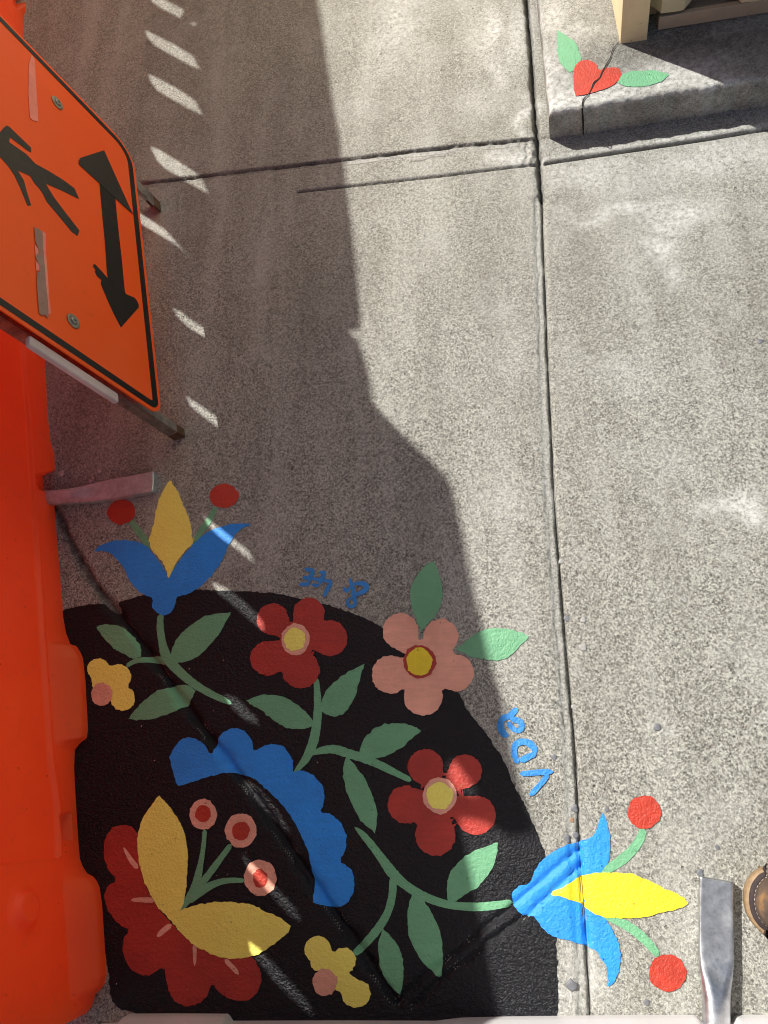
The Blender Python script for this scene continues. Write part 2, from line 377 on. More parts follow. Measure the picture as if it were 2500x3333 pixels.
PALE = [(1290, 60, .055, .14, .55), (1270, 200, .03, .06, .35), (1590, 90, .03, .06, .85), (1620, 230, .03, .07, .7), (1690, 120, .02, .10, .6), (1560, 330, .06, .04, .3),
        (2040, 680, .10, .020, .75), (2210, 700, .06, .030, .8), (2150, 800, .03, .03, .85), (2170, 870, .018, .03, .6), (1900, 560, .10, .04, .55), (2300, 520, .14, .04, .6), (2100, 600, .1, .03, .35),
        (2400, 1650, .03, .016, .95), (2090, 1220, .05, .05, .25), (1640, 1160, .04, .05, .18),
        (1660, 1640, .03, .04, .3), (2140, 1500, .05, .04, .2), (620, 520, .05, .04, .25), (1880, 3170, .02, .04, .5), (1665, 505, .05, .02, .8), (1705, 380, .012, .05, .8)]
def pale_attr(x, y):
    p = np.zeros(x.shape)
    for (a, b, sx, sy, k) in PALE:
        c = G(a, b); p = np.maximum(p, k*np.exp(-((x-c[0]+.012*waves(x, y, 60, 7))/sx)**2-((y-c[1]+.010*waves(x, y, 70, 8))/sy)**2))
    b, sd, al = polyline_sd(x, y, J1); p = np.maximum(p, np.where((sd > .0022) & (sd < .014), .28, 0)+.30*np.exp(-((sd-.0145)/.0016)**2)*(b < .03))
    b, sd, al = polyline_sd(x, y, J2); p = np.maximum(p, np.where((sd > .002) & (sd < .012), .35, 0)*(x > -.35))
    b, sd, al = polyline_sd(x, y, SAW2); p = np.maximum(p, .6*np.exp(-((sd+.009)/.006)**2)*(b < .03))
    return p
def wear_attr(x, y):
    # the slabs nearer the mural have lost their paste, the far slab is still smooth
    c = np.clip((1.22-y)/0.75, 0, 1)
    w = 0.22+0.62*c
    w += .10*np.sin(x*6+1)*np.sin(y*5)
    w -= .35*np.exp(-((x-.12)/.2)**2-((y-.95)/.25)**2)
    return np.clip(w, 0.02, .95)

def attrs(me, vals):
    for k, v in vals.items():
        a = me.attributes.new(k, 'FLOAT', 'POINT'); a.data.foreach_set('value', np.asarray(v, dtype=np.float32).ravel())

def grid_mesh(name, xs, ys, zf, mat):
    X, Y = np.meshgrid(xs, ys); Z = zf(X, Y)
    nx, ny = len(xs), len(ys); co = np.stack([X, Y, Z], -1).reshape(-1, 3).astype(np.float32)
    i = np.arange(nx-1)[None, :]+np.arange(ny-1)[:, None]*nx
    q = np.stack([i, i+1, i+1+nx, i+nx], -1).reshape(-1, 4)
    me = bpy.data.meshes.new(name)
    me.vertices.add(len(co)); me.vertices.foreach_set('co', co.ravel())
    me.loops.add(q.size); me.loops.foreach_set('vertex_index', q.ravel().astype(np.int32))
    me.polygons.add(len(q)); me.polygons.foreach_set('loop_start', (np.arange(len(q))*4).astype(np.int32))
    me.polygons.foreach_set('loop_total', np.full(len(q), 4, np.int32)); me.update(calc_edges=True)
    me.polygons.foreach_set('use_smooth', [True]*len(q)); me.materials.append(mat)
    return me, X, Y

GX0, GX1, GY0, GY1, CS = -1.38, .60, -.40, 2.02, .002
xs = np.arange(GX0, GX1+CS/2, CS); ys = np.arange(GY0, GY1+CS/2, CS)
def edge_fade(X, Y):
    f = np.minimum.reduce([X-xs[0], xs[-1]-X, Y-ys[0], ys[-1]-Y]); return np.clip(f/.03, 0, 1)
me, X, Y = grid_mesh('sidewalk', xs, ys, lambda a, b: height(a, b)*edge_fade(a, b), M['concrete'])
attrs(me, dict(dirt_shade=dirt_attr(X, Y)*edge_fade(X, Y), pale=pale_attr(X, Y), wear=wear_attr(X, Y)))
sw = bpy.data.objects.new('sidewalk', me); col.objects.link(sw); tag(sw, kind='structure')
# surrounding ground, butted round the detailed sheet
a, b, c, d = xs[0], xs[-1], ys[0], ys[-1]; E_ = 40
gv = [(-E_, -E_, 0), (E_, -E_, 0), (E_, E_, 0), (-E_, E_, 0), (a, c, 0), (b, c, 0), (b, d, 0), (a, d, 0)]
go = obj('ground', gv, [(0, 1, 5, 4), (1, 2, 6, 5), (2, 3, 7, 6), (3, 0, 4, 7)], M['concrete']); tag(go, kind='structure')
attrs(go.data, dict(dirt_shade=[0]*8, pale=[0]*8, wear=[.5]*8))

# ------------------------------------------------------------------ paint laid over the ground
def smooth_poly(P, closed=True, n=5, corners=()):
    """Catmull-Rom through the traced points; indices in corners stay sharp"""
    P = [np.array(p, float) for p in P]; m = len(P); out = []
    for i in range(m if closed else m-1):
        p1, p2 = P[i], P[(i+1) % m]
        p0 = P[i-1] if (closed or i > 0) else p1
        p3 = P[(i+2) % m] if (closed or i+2 < m) else p2
        if i in corners: p0 = p1-(p2-p1)*.5
        if ((i+1) % m) in corners: p3 = p2+(p2-p1)*.5
        for k in range(n):
            t = k/n
            out.append(0.5*((2*p1)+(-p0+p2)*t+(2*p0-5*p1+4*p2-p3)*t*t+(-p0+3*p1-3*p2+p3)*t**3))
    if not closed: out.append(P[-1])
    return np.array(out)
def auto_corners(P, thr=0.35):
    P = np.array(P, float)[:, :2]; m = len(P); c = set()
    for i in range(m):
        a = P[i]-P[i-1]; b = P[(i+1) % m]-P[i]
        ca = (a@b)/(np.linalg.norm(a)*np.linalg.norm(b)+1e-9)
        if ca < thr: c.add(i)
    return c
def drape_poly(mb, W, off, cs=.003, jit=.0006, zf=height):
    """W: world-space outline (n,2). Grid cells inside it, edge cells snapped to the outline."""
    W = np.array(W, float)
    d = np.linalg.norm(np.roll(W, -1, 0)-W, axis=1); pts = []
    for i in range(len(W)):
        k = max(1, int(d[i]/(cs*.8)))
        for t in np.arange(k)/k: pts.append(W[i]*(1-t)+W[(i+1) % len(W)]*t)
    W = np.array(pts)
    if jit > 0: W = W+rng.normal(0, jit, W.shape)
    x0 = math.floor(W[:, 0].min()/cs)-1; x1 = math.ceil(W[:, 0].max()/cs)+1
    y0 = math.floor(W[:, 1].min()/cs)-1; y1 = math.ceil(W[:, 1].max()/cs)+1
    # same lattice as the sidewalk sheet
    gx = GX0+(np.arange(math.floor((W[:, 0].min()-GX0)/cs)-1, math.ceil((W[:, 0].max()-GX0)/cs)+2))*cs
    gy = GY0+(np.arange(math.floor((W[:, 1].min()-GY0)/cs)-1, math.ceil((W[:, 1].max()-GY0)/cs)+2))*cs
    X, Y = np.meshgrid(gx, gy); ins = np.zeros(X.shape, bool)
    A = W; B = np.roll(W, -1, 0)
    for (ax, ay), (bx, by) in zip(A, B):
        if ay == by: continue
        r0, r1 = (ay, by) if ay < by else (by, ay)
        rows = np.nonzero((gy > r0) & (gy <= r1))[0]
        for r in rows:
            xi = ax+(gy[r]-ay)*(bx-ax)/(by-ay)
            ins[r] ^= (gx < xi)
    cell = ins[:-1, :-1] | ins[1:, :-1] | ins[:-1, 1:] | ins[1:, 1:]
    used = np.zeros(X.shape, bool)
    used[:-1, :-1] |= cell; used[1:, :-1] |= cell; used[:-1, 1:] |= cell; used[1:, 1:] |= cell
    snap = used & ~ins
    sx, sy = X[snap], Y[snap]
    if len(sx):
        nx_, ny_ = np.empty(len(sx)), np.empty(len(sx))
        AB = B-A; L2 = (AB**2).sum(1)+1e-18
        for k0 in range(0, len(sx), 400):
            px, py = sx[k0:k0+400, None], sy[k0:k0+400, None]
            t = np.clip(((px-A[:, 0])*AB[:, 0]+(py-A[:, 1])*AB[:, 1])/L2, 0, 1)
            qx, qy = A[:, 0]+t*AB[:, 0], A[:, 1]+t*AB[:, 1]
            j = np.argmin((qx-px)**2+(qy-py)**2, 1); ii = np.arange(len(j))
            nx_[k0:k0+400] = qx[ii, j]; ny_[k0:k0+400] = qy[ii, j]
        X[snap] = nx_; Y[snap] = ny_
    idx = -np.ones(X.shape, int); idx[used] = np.arange(used.sum())
    vx, vy = X[used], Y[used]; vz = zf(vx, vy)+off
    base = len(mb.v); mb.v += list(zip(vx, vy, vz))
    r, c = np.nonzero(cell)
    mb.f += [(base+idx[i, j], base+idx[i, j+1], base+idx[i+1, j+1], base+idx[i+1, j]) for i, j in zip(r, c)]
def stroke(mb, W, wid, off, zf=height, na=5, caps=True):
    """variable-width brush stroke; W world (n,2), wid half widths in metres"""
    W = np.array(W, float); wid = np.array(wid, float)
    S_ = smooth_poly([(*p, w) for p, w in zip(W, wid)], closed=False, n=8)
    d = np.r_[0, np.cumsum(np.linalg.norm(np.diff(S_[:, :2], axis=0), axis=1))]
    k = max(4, int(d[-1]/.003)); t = np.linspace(0, d[-1], k)
    P = np.stack([np.interp(t, d, S_[:, i]) for i in range(3)], 1)
    T = np.gradient(P[:, :2], axis=0); T /= np.linalg.norm(T, axis=1)[:, None]+1e-12; Nn = np.stack([-T[:, 1], T[:, 0]], 1)
    w = P[:, 2]*(1+rng.normal(0, .035, k)); L = d[-1]
    if caps:
        r0 = P[0, 2]; r1 = P[-1, 2]
        w = np.where(t < r0, np.sqrt(np.clip(1-(1-t/max(r0, 1e-6))**2, .05, 1))*w, w)
        w = np.where(L-t < r1, np.sqrt(np.clip(1-(1-(L-t)/max(r1, 1e-6))**2, .05, 1))*w, w)
    fr = np.linspace(-1, 1, na)
    V = P[:, None, :2]+Nn[:, None, :]*(w[:, None]*fr[None, :])[..., None]
    z = zf(V[..., 0], V[..., 1])+off
    b0 = len(mb.v); mb.v += [(x, y, q) for x, y, q in zip(V[..., 0].ravel(), V[..., 1].ravel(), z.ravel())]
    mb.f += [(b0+i*na+j, b0+i*na+j+1, b0+(i+1)*na+j+1, b0+(i+1)*na+j) for i in range(k-1) for j in range(na-1)]
LAY = .00035
def P2W(P, z=0.0): return np.array([G(p[0], p[1], z)[:2] for p in P])
def shape(name, P, layer, mat, parent, label=None, sm=True, corners=None, z=0.0, zf=height, jit=.0006):
    mb = MB()
    P = np.array(P, float)[:, :2]
    if sm: P = smooth_poly(P, True, 5, auto_corners(P) if corners is None else corners)
    drape_poly(mb, P2W(P, z), LAY*layer, zf=zf, jit=jit)
    return mb.build(name, mat, parent, True, label)
def lobed(name, circles, centre, layer, mat, parent, label=None, core=26.0):
    """petals: union outline of circles seen from the flower's centre"""
    th = np.linspace(0, 2*np.pi, 181)[:-1]; out = []
    for a in th:
        d = np.array([math.cos(a), math.sin(a)]); best = core
        for c in circles:
            o = np.array(c[:2])-centre; bq = o@d; disc = bq*bq-(o@o)+c[2]**2
            if disc >= 0: best = max(best, bq+math.sqrt(disc))
        out.append(np.array(centre)+d*best)
    return shape(name, out, layer, mat, parent, label, sm=False)
def ellipse(name, c, rx, ry, layer, mat, parent, label=None, rot=0.0, wob=.02):
    th = np.linspace(0, 2*np.pi, 49)[:-1]; k1, k2 = rng.uniform(0, 6, 2)
    P = []
    for a in th:
        r = 1+wob*math.sin(2*a+k1)+wob*.8*math.sin(5*a+k2)
        x, y = rx*r*math.cos(a), ry*r*math.sin(a)
        P.append((c[0]+x*math.cos(rot)-y*math.sin(rot), c[1]+x*math.sin(rot)+y*math.cos(rot)))
    return shape(name, P, layer, mat, parent, label, sm=False)
def strokes(name, lists, layer, mat, parent, label=None, z=0.0, zf=height):
    mb = MB()
    for k, L in enumerate(lists):
        W = [G(p[0], p[1], z)[:2] for p in L]
        # half width given in photograph pixels, turned into metres at that spot
        wid = [p[2]*np.linalg.norm(G(p[0]+1, p[1], z)-G(p[0], p[1], z)) for p in L]
        stroke(mb, W, wid, LAY*layer+.00006*k, zf)
    return mb.build(name, mat, parent, True, label)
def ws(L, s=S): return [(p[0], p[1], p[2]*s) for p in L]

mural = empty('floor_mural', G(1000, 2600)); tag(mural, 'folk flowers painted in bright colours on a black half circle on the sidewalk', 'mural')
disc = q3([(395, 760), (430, 745), (560, 718), (660, 715), (700, 750), (745, 775), (770, 765), (762, 735), (765, 702), (900, 662), (1050, 640), (1250, 625), (1400, 628)])
disc += [(800, 1925)]+qm([(100, 640), (200, 650), (350, 682), (500, 715), (650, 762), (770, 810), (870, 868), (1000, 950), (1150, 1100), (1270, 1210), (1360, 1290), (1400, 1370), (1450, 1440), (1550, 1570), (1640, 1715)])
disc += q7([(60, 270), (130, 400), (180, 520), (230, 650), (270, 830), (300, 1020), (312, 1200), (322, 1500), (320, 1700)])+[(1812, 3420), (1300, 3440), (700, 3420), (520, 3330), (440, 3296), (389, 3283), (362, 3250), (354, 3181), (346, 3120), (325, 3000), (300, 2880), (262, 2850), (235, 2700), (215, 2450), (200, 2200), (192, 2000)]
shape('black_ground', disc, 1, M['black'], mural, 'matt black half circle under the flowers', corners={1, 3, 5, 7}, jit=.0008)

# --- upper tulip
t1 = shape('tulip', q3([(600, 378), (640, 345), (700, 318), (770, 310), (850, 315), (910, 335), (950, 365), (1010, 440), (1072, 545), (1150, 430), (1225, 340), (1300, 270), (1360, 240), (1420, 220), (1480, 208), (1560, 203), (1600, 213), (1555, 226), (1500, 270), (1450, 350), (1420, 420), (1380, 490), (1320, 560), (1250, 620), (1180, 655), (1117, 668), (1117, 700), (1105, 740), (1080, 770), (1045, 784), (1005, 775), (975, 745), (967, 715), (980, 675), (940, 665), (880, 630), (830, 575), (800, 510), (760, 450), (715, 400), (670, 380)]), 3.0, M['blue'], mural, 'blue tulip with a yellow petal above the black circle, near the orange barricade', corners={0, 8, 16, 25, 33})
shape('petal', [(554, 1563), (533, 1599), (512, 1650), (503, 1700), (488, 1749), (490, 1779), (512, 1810), (535, 1836), (543, 1861), (549, 1881), (564, 1856), (584, 1820), (607, 1790), (628, 1772), (628, 1749), (617, 1692), (599, 1646), (579, 1600)], 4, M['yellow_shade'], t1, corners={0, 9}, jit=.0009)
strokes('stem', [q3(ws([(830, 185, 16), (870, 240, 20), (915, 300, 20), (950, 365, 14)]))], 2.2, M['green'], t1)
strokes('stem', [q3(ws([(1372, 100, 16), (1330, 180, 20), (1280, 250, 21), (1232, 330, 14)]))], 2.2, M['green'], t1)
ellipse('berry', (396, 1667), 46, 39.5, 3.4, M['berry'], t1, rot=-.25)
ellipse('berry', (730, 1615), 47.5, 38.5, 3.4, M['berry'], t1, rot=-.1)

# --- right tulip
t2 = shape('tulip', q7([(607, 415), (570, 520), (545, 565), (470, 595), (400, 610), (310, 650), (230, 710), (180, 780), (145, 870), (90, 875), (45, 905), (32, 960), (50, 1010), (90, 1055), (140, 1070), (185, 1065), (200, 1110), (250, 1170), (320, 1210), (400, 1225), (500, 1265), (570, 1290), (620, 1370), (640, 1430), (645, 1515), (690, 1470), (718, 1360), (715, 1260), (680, 1180), (630, 1100), (600, 1070), (520, 1000), (480, 930), (520, 860), (590, 797), (635, 740), (655, 640), (650, 540), (625, 450)]), 3.0, M['blue'], mural, 'sunlit blue tulip with a yellow petal crossing the sidewalk joint', corners={0, 8, 15, 24, 30, 34})
shape('petal', q7([(275, 920), (350, 890), (420, 845), (490, 815), (560, 797), (700, 795), (820, 812), (920, 855), (1020, 905), (1110, 945), (1147, 985), (1130, 1010), (1060, 1030), (950, 1060), (840, 1083), (720, 1080), (600, 1072), (520, 1030), (450, 985), (360, 950), (290, 937)]), 4, M['yellow'], t2, corners={0, 10})
strokes('stem', [q7(ws([(590, 800, 14), (660, 760, 26), (740, 705, 30), (810, 635, 28), (850, 570, 26), (866, 512, 22)]))], 2.2, M['green'], t2)
strokes('stem', [q7(ws([(610, 1072, 14), (700, 1100, 26), (800, 1155, 30), (880, 1225, 29), (930, 1280, 27), (962, 1325, 22)]))], 2.2, M['green'], t2)
ellipse('berry', q7([(873, 412)])[0], 54.5, 53, 3.4, M['berry'], t2)
ellipse('berry', q7([(1020, 1430)])[0], 61, 60, 3.4, M['berry'], t2)

def scale_c(L, f): return [(p[0], p[1], p[2]*S) for p in f(L)]
# --- three five-petal flowers
f1 = lobed('flower', scale_c([(172, 812, 102), (400, 775, 101), (535, 932, 113), (348, 1128, 121), (138, 1060, 110)], qm), qm([(310, 940)])[0], 3, M['red'], mural, 'red five-petal flower at the top of the black circle, in shade', core=46.0)
e = ellipse('ring', qm([(316, 940)])[0], 91*S, 99*S, 4, M['coral'], f1); ellipse('centre', qm([(313, 940)])[0], 68*S, 71*S, 5, M['yellow_shade'], f1, wob=.03)
f2 = lobed('flower', scale_c([(985, 888, 114), (1240, 922, 112), (1333, 1152, 117), (1127, 1300, 123), (922, 1162, 121)], qm), qm([(1110, 1075)])[0], 3, M['coral'], mural, 'coral pink five-petal flower on the edge of the black circle', core=46.0)
ellipse('ring', qm([(1105, 1082)])[0], 105*S, 105*S, 4, M['red'], f2); ellipse('centre', qm([(1104, 1082)])[0], 83*S, 87*S, 5, M['yellow'], f2, wob=.03)
f3 = lobed('flower', scale_c([(1143, 125, 114), (1395, 152, 107), (1463, 430, 125), (1206, 560, 127), (1022, 362, 121)], q8), q8([(1233, 310)])[0], 3, M['red'], mural, 'red five-petal flower with two petals touched by sun', core=46.0)
ellipse('ring', q8([(1233, 305)])[0], 105*S, 118*S, 4, M['coral'], f3); ellipse('centre', q8([(1233, 308)])[0], 80*S, 88*S, 5, M['yellow_shade'], f3, wob=.04)
# --- two small yellow blossoms
b1 = lobed('blossom', scale_c([(628, 1130, 70), (757, 1175, 76), (781, 1315, 77), (650, 1215, 62)], q3), q3([(690, 1215)])[0], 3, M['yellow_shade'], mural, 'small yellow blossom with a pink dot beside the orange barricade')
ellipse('dot', q3([(650, 1287)])[0], 67*S, 75*S, 4, M['coral'], b1)
b2 = lobed('blossom', scale_c([(458, 1282, 84), (470, 1360, 60), (622, 1352, 78), (702, 1560, 92), (600, 1480, 62)], q8), q8([(590, 1420)])[0], 3, M['yellow_shade'], mural, 'small yellow blossom with a pink dot near the white barricade')
ellipse('dot', q8([(503, 1490)])[0], 76*S, 86*S, 4, M['coral'], b2)
# --- blue scalloped arc
arc = [(579, 2559), (566, 2520), (554, 2469), (556, 2462), (564, 2440), (589, 2410), (615, 2402), (646, 2410), (671, 2430), (685, 2458), (692, 2454), (698, 2430), (717, 2394), (753, 2371), (789, 2376), (817, 2404), (823, 2435), (823, 2455), (846, 2435), (882, 2422), (918, 2427), (943, 2456), (954, 2491), (953, 2518), (969, 2510), (995, 2511), (1025, 2530), (1049, 2556), (1055, 2592), (1051, 2623), (1041, 2645), (1066, 2647), (1097, 2666), (1120, 2699), (1128, 2740), (1120, 2776), (1095, 2803), (1123, 2812), (1143, 2833), (1154, 2869), (1148, 2910), (1128, 2938), (1097, 2952), (1066, 2953), (1048, 2944), (1022, 2941), (1018, 2915), (1020, 2879), (1013, 2822), (1000, 2761), (974, 2705), (938, 2643), (902, 2602), (861, 2561), (826, 2535), (800, 2523), (789, 2523), (748, 2515), (707, 2521), (666, 2533), (615, 2548)]
shape('scalloped_arc', arc, 3, M['blue'], mural, 'blue arc with six scalloped lobes', corners={0, 9, 17, 23, 30, 36, 45, 46})
# --- big red lobed flower with two yellow leaves and coral berries
bf = shape('lobed_flower', q4([(878, 600), (880, 560), (868, 535), (840, 505), (790, 493), (730, 505), (680, 560), (660, 640), (670, 720), (700, 790), (765, 850), (700, 872), (668, 930), (680, 1010), (720, 1080), (770, 1130), (832, 1160), (795, 1200), (782, 1270), (800, 1350), (850, 1420), (920, 1447), (980, 1430), (1050, 1375), (1055, 1460), (1080, 1560), (1130, 1620), (1200, 1643), (1270, 1620), (1320, 1570), (1352, 1485), (1380, 1540), (1430, 1580), (1500, 1605), (1580, 1600), (1635, 1555), (1660, 1490), (1655, 1420), (1620, 1350), (1580, 1310), (1500, 1325), (1300, 1280), (1100, 1130), (950, 930), (895, 750)]), 3, M['red'], mural, 'big dark red flower of five lobes with pink lines', corners={10, 16, 23, 30, 39})
for L in ([(788, 635, 6), (820, 690, 12), (850, 735, 14), (880, 765, 14)], [(835, 967, 8), (900, 967, 13), (985, 970, 14)], [(1093, 1125, 15), (1050, 1155, 15), (1000, 1200, 13)], [(1238, 1245, 13), (1240, 1310, 12), (1240, 1385, 7)], [(1430, 1345, 13), (1480, 1395, 13), (1520, 1440, 11)]):
    strokes('line', [q4(ws(L))], 4, M['coral'], bf)
shape('yellow_leaf', q4([(1015, 305), (960, 370), (910, 450), (882, 540), (878, 640), (895, 760), (930, 870), (985, 980), (1050, 1060), (1100, 1110), (1145, 1040), (1170, 980), (1185, 870), (1195, 720), (1190, 620), (1165, 520), (1120, 430), (1065, 360)]), 5, M['yellow_shade'], bf, 'upright yellow leaf', corners={0, 9})
shape('yellow_leaf', q4([(1095, 1105), (1145, 1040), (1200, 1015), (1300, 990), (1430, 980), (1560, 990), (1640, 1012)])+q8([(100, 1030), (200, 1070), (290, 1130), (270, 1170), (200, 1230), (100, 1300), (0, 1335)])+q4([(1500, 1338), (1400, 1330), (1300, 1290), (1220, 1240), (1150, 1170)]), 5.8, M['yellow_shade'], bf, 'lower yellow leaf pointing right', corners={0, 9})
sp = strokes('berry_spray', [q4(ws([(1150, 1035, 6), (1195, 970, 22), (1240, 890, 28), (1270, 770, 20), (1293, 640, 15), (1303, 520, 14)])), q4(ws([(1262, 890, 18), (1325, 810, 21), (1400, 710, 19), (1470, 615, 16)])), q4(ws([(1200, 980, 18), (1270, 920, 24), (1360, 868, 20), (1450, 845, 15), (1555, 845, 13)]))], 4.4, M['green'], mural, 'green stems with three coral and red berries')
for c, rx, ry, r2, rr in ((q4([(1293, 425)])[0], 45, 49, (26, 27), q4([(1292, 420)])[0]), (q4([(1532, 528)])[0], 52, 55, (28, 30), q4([(1534, 530)])[0]), ((848, 2857), 53, 58, (23, 30), (848, 2859))):
    bq = ellipse('berry', c, rx, ry, 3.6, M['coral'], sp, wob=.012)
    ellipse('berry_centre', rr, *r2, 4.8, M['berry'], sp, wob=.03)
# --- stems and leaves on the black
strokes('stem', [q3(ws([(1022, 778, 19), (1018, 860, 22), (1032, 960, 24), (1052, 1035, 29), (1090, 1092, 28), (1160, 1162, 26), (1240, 1226, 23), (1340, 1285, 19), (1410, 1318, 18), (1470, 1348, 9)])), q3(ws([(1065, 1078, 24), (980, 1066, 18), (900, 1070, 16), (850, 1082, 14), (803, 1110, 13)]))], 2.1, M['green'], mural, 'green stem under the upper tulip')
strokes('stem', [qm(ws([(447, 1185, 16), (455, 1300, 22), (457, 1400, 26), (447, 1500, 28), (425, 1600, 31), (385, 1690, 26), (340, 1750, 17), (299, 1793, 4)])), qm(ws([(415, 1665, 12), (480, 1645, 21), (560, 1637, 25), (640, 1660, 27), (740, 1692, 25), (850, 1736, 24), (950, 1786, 20), (1052, 1836, 15)]))], 2.1, M['green'], mural, 'forked green stem linking the two red flowers')
strokes('stem', [q8(ws([(690, 505, 4), (735, 545, 17), (800, 620, 22), (860, 700, 26), (930, 795, 33), (1000, 862, 28), (1080, 917, 26), (1180, 965, 24), (1300, 1000, 23), (1450, 1012, 24), (1560, 1005, 24), (1700, 985, 20)])), q8(ws([(935, 815, 22), (932, 930, 24), (905, 1040, 24), (855, 1130, 25), (790, 1212, 24), (725, 1278, 22), (682, 1315, 18)]))], 2.1, M['green'], mural, 'long green stem running to the sunlit tulip')
LEAVES = [
 (q3([(615, 860), (660, 848), (740, 850), (800, 880), (850, 930), (885, 980), (897, 1048), (850, 1060), (790, 1035), (720, 990), (660, 930), (630, 890)]), {0, 6}),
 (q3([(1467, 771), (1380, 775), (1290, 800), (1200, 860), (1130, 930), (1095, 1000), (1092, 1060), (1110, 1085), (1170, 1082), (1250, 1050), (1330, 980), (1400, 890), (1440, 820)]), {0, 7}),
 (q3([(818, 1443), (870, 1375), (930, 1320), (1000, 1265), (1060, 1248), (1110, 1235), (1190, 1230), (1240, 1262), (1210, 1330), (1150, 1375), (1060, 1415), (980, 1440), (900, 1452)]), {0, 7}),
 (qm([(1190, 440), (1130, 480), (1085, 540), (1050, 610), (1045, 680), (1060, 760), (1090, 830), (1115, 887), (1150, 850), (1200, 790), (1235, 730), (1250, 650), (1240, 570), (1215, 490)]), {0, 7}),
 ([(1484, 2115), (1512, 2092), (1543, 2066), (1584, 2048), (1630, 2046), (1670, 2052), (1700, 2062), (1724, 2073), (1700, 2095), (1660, 2135), (1620, 2149), (1570, 2145), (1530, 2135)], {0, 7}),
 (qm([(757, 1095), (680, 1130), (600, 1180), (530, 1240), (490, 1310), (480, 1370), (500, 1410), (560, 1427), (620, 1410), (670, 1350), (705, 1270), (720, 1200)]), {0}),
 (qm([(0, 1325), (70, 1300), (160, 1290), (250, 1310), (330, 1355), (390, 1410), (432, 1462), (428, 1490), (350, 1508), (260, 1500), (190, 1460), (110, 1400), (40, 1355)]), {0, 6}),
 (qm([(1115, 1522), (1060, 1490), (980, 1472), (900, 1475), (820, 1505), (760, 1560), (730, 1620), (728, 1665), (760, 1697), (820, 1698), (900, 1675), (990, 1625), (1060, 1570)]), {0}),
 (q8([(640, 50), (620, 130), (625, 220), (650, 310), (700, 410), (760, 490), (822, 545), (833, 480), (832, 400), (800, 290), (750, 190), (700, 120)]), {0, 6}),
 (q8([(1062, 925), (1035, 1000), (1027, 1100), (1045, 1210), (1090, 1310), (1160, 1400), (1232, 1464), (1247, 1400), (1252, 1300), (1240, 1190), (1200, 1080), (1150, 1000), (1115, 950)]), {6}),
 (q8([(872, 1153), (845, 1230), (845, 1320), (865, 1420), (910, 1510), (976, 1568), (997, 1500), (1003, 1400), (990, 1310), (950, 1230)]), {0, 5}),
 (q8([(1602, 602), (1500, 640), (1400, 690), (1330, 750), (1290, 820), (1278, 900), (1283, 972), (1330, 975), (1400, 930), (1480, 880), (1550, 790), (1590, 700)]), {0, 6}),
]
for k, (P, cn) in enumerate(LEAVES): shape('leaf', P, 2.6+.12*(k % 2), M['green'], mural, corners=cn)
# --- blue brush lettering beside the mural
strokes('lettering', [
 ct1([(245, 190, 6), (330, 205, 6.5), (440, 205, 5)]), ct1([(430, 215, 6), (390, 290, 7), (350, 370, 8), (330, 440, 8)]),
 ct1([(205, 355, 4), (300, 360, 7), (400, 365, 6)]), ct1([(130, 490, 4.5), (220, 485, 6.5), (310, 480, 6.5), (340, 440, 6)]),
 ct1([(520, 260, 4.5), (590, 255, 6), (660, 250, 5.5)]), ct1([(650, 265, 5), (600, 340, 6.5), (560, 420, 7), (530, 500, 6.5)]),
 ct1([(380, 375, 4), (470, 390, 5.5), (600, 410, 5.5), (780, 430, 5)]), ct1([(375, 480, 5), (440, 505, 5.5), (540, 510, 6)]),
 ct1([(770, 440, 5.5), (720, 530, 7), (660, 640, 6.5), (618, 735, 4)])], 3, M['letter'], mural, 'small blue brush marks above the red flower')
strokes('lettering', [
 ct1([(1108, 360, 3), (1145, 460, 6), (1175, 560, 6.5), (1190, 680, 7.5), (1215, 800, 7), (1225, 880, 5.5), (1150, 920, 5.5), (1080, 880, 5), (1075, 800, 4.5), (1120, 760, 3.5), (1190, 760, 4)]),
 ct1([(1000, 540, 3), (1045, 620, 7), (1100, 570, 5), (1140, 540, 4)]),
 ct1([(1180, 480, 4), (1280, 470, 6), (1390, 475, 8), (1445, 540, 9.5), (1400, 610, 9), (1300, 665, 7), (1210, 690, 5)])], 3.6, M['letter'], mural, 'small looping blue brush sign near the coral flower')
strokes('lettering', [
 ct2([(555, 230, 9), (470, 310, 9.5), (370, 400, 9), (250, 440, 10), (190, 560, 11), (210, 700, 11), (280, 790, 10), (365, 810, 8)]),
 ct2([(370, 420, 5), (480, 470, 9), (600, 510, 10), (640, 600, 10.5), (610, 690, 9), (520, 700, 8), (430, 640, 8.5), (340, 520, 8.5)])], 3, M['letter'], mural, 'blue painted letter like a looped B beside the shadow edge')
strokes('lettering', [
 ct2([(560, 1400, 10), (500, 1260, 10), (480, 1110, 10), (520, 990, 10), (640, 940, 10.5), (780, 960, 11), (890, 1060, 11), (940, 1180, 9.5)]),
 ct2([(950, 1190, 9), (840, 1230, 9.5), (720, 1290, 10), (600, 1350, 10)])], 3.6, M['letter'], mural, 'blue painted letter D')
strokes('lettering', [ct2([(600, 1620, 7), (760, 1610, 8.5), (980, 1590, 9), (1180, 1575, 8.5), (1310, 1575, 6)]),
 ct2([(1200, 1620, 8), (1110, 1750, 8.5), (980, 1900, 8.5), (880, 2010, 8), (800, 2070, 7)])], 4.2, M['letter'], mural, 'blue painted letter V lying on its side')

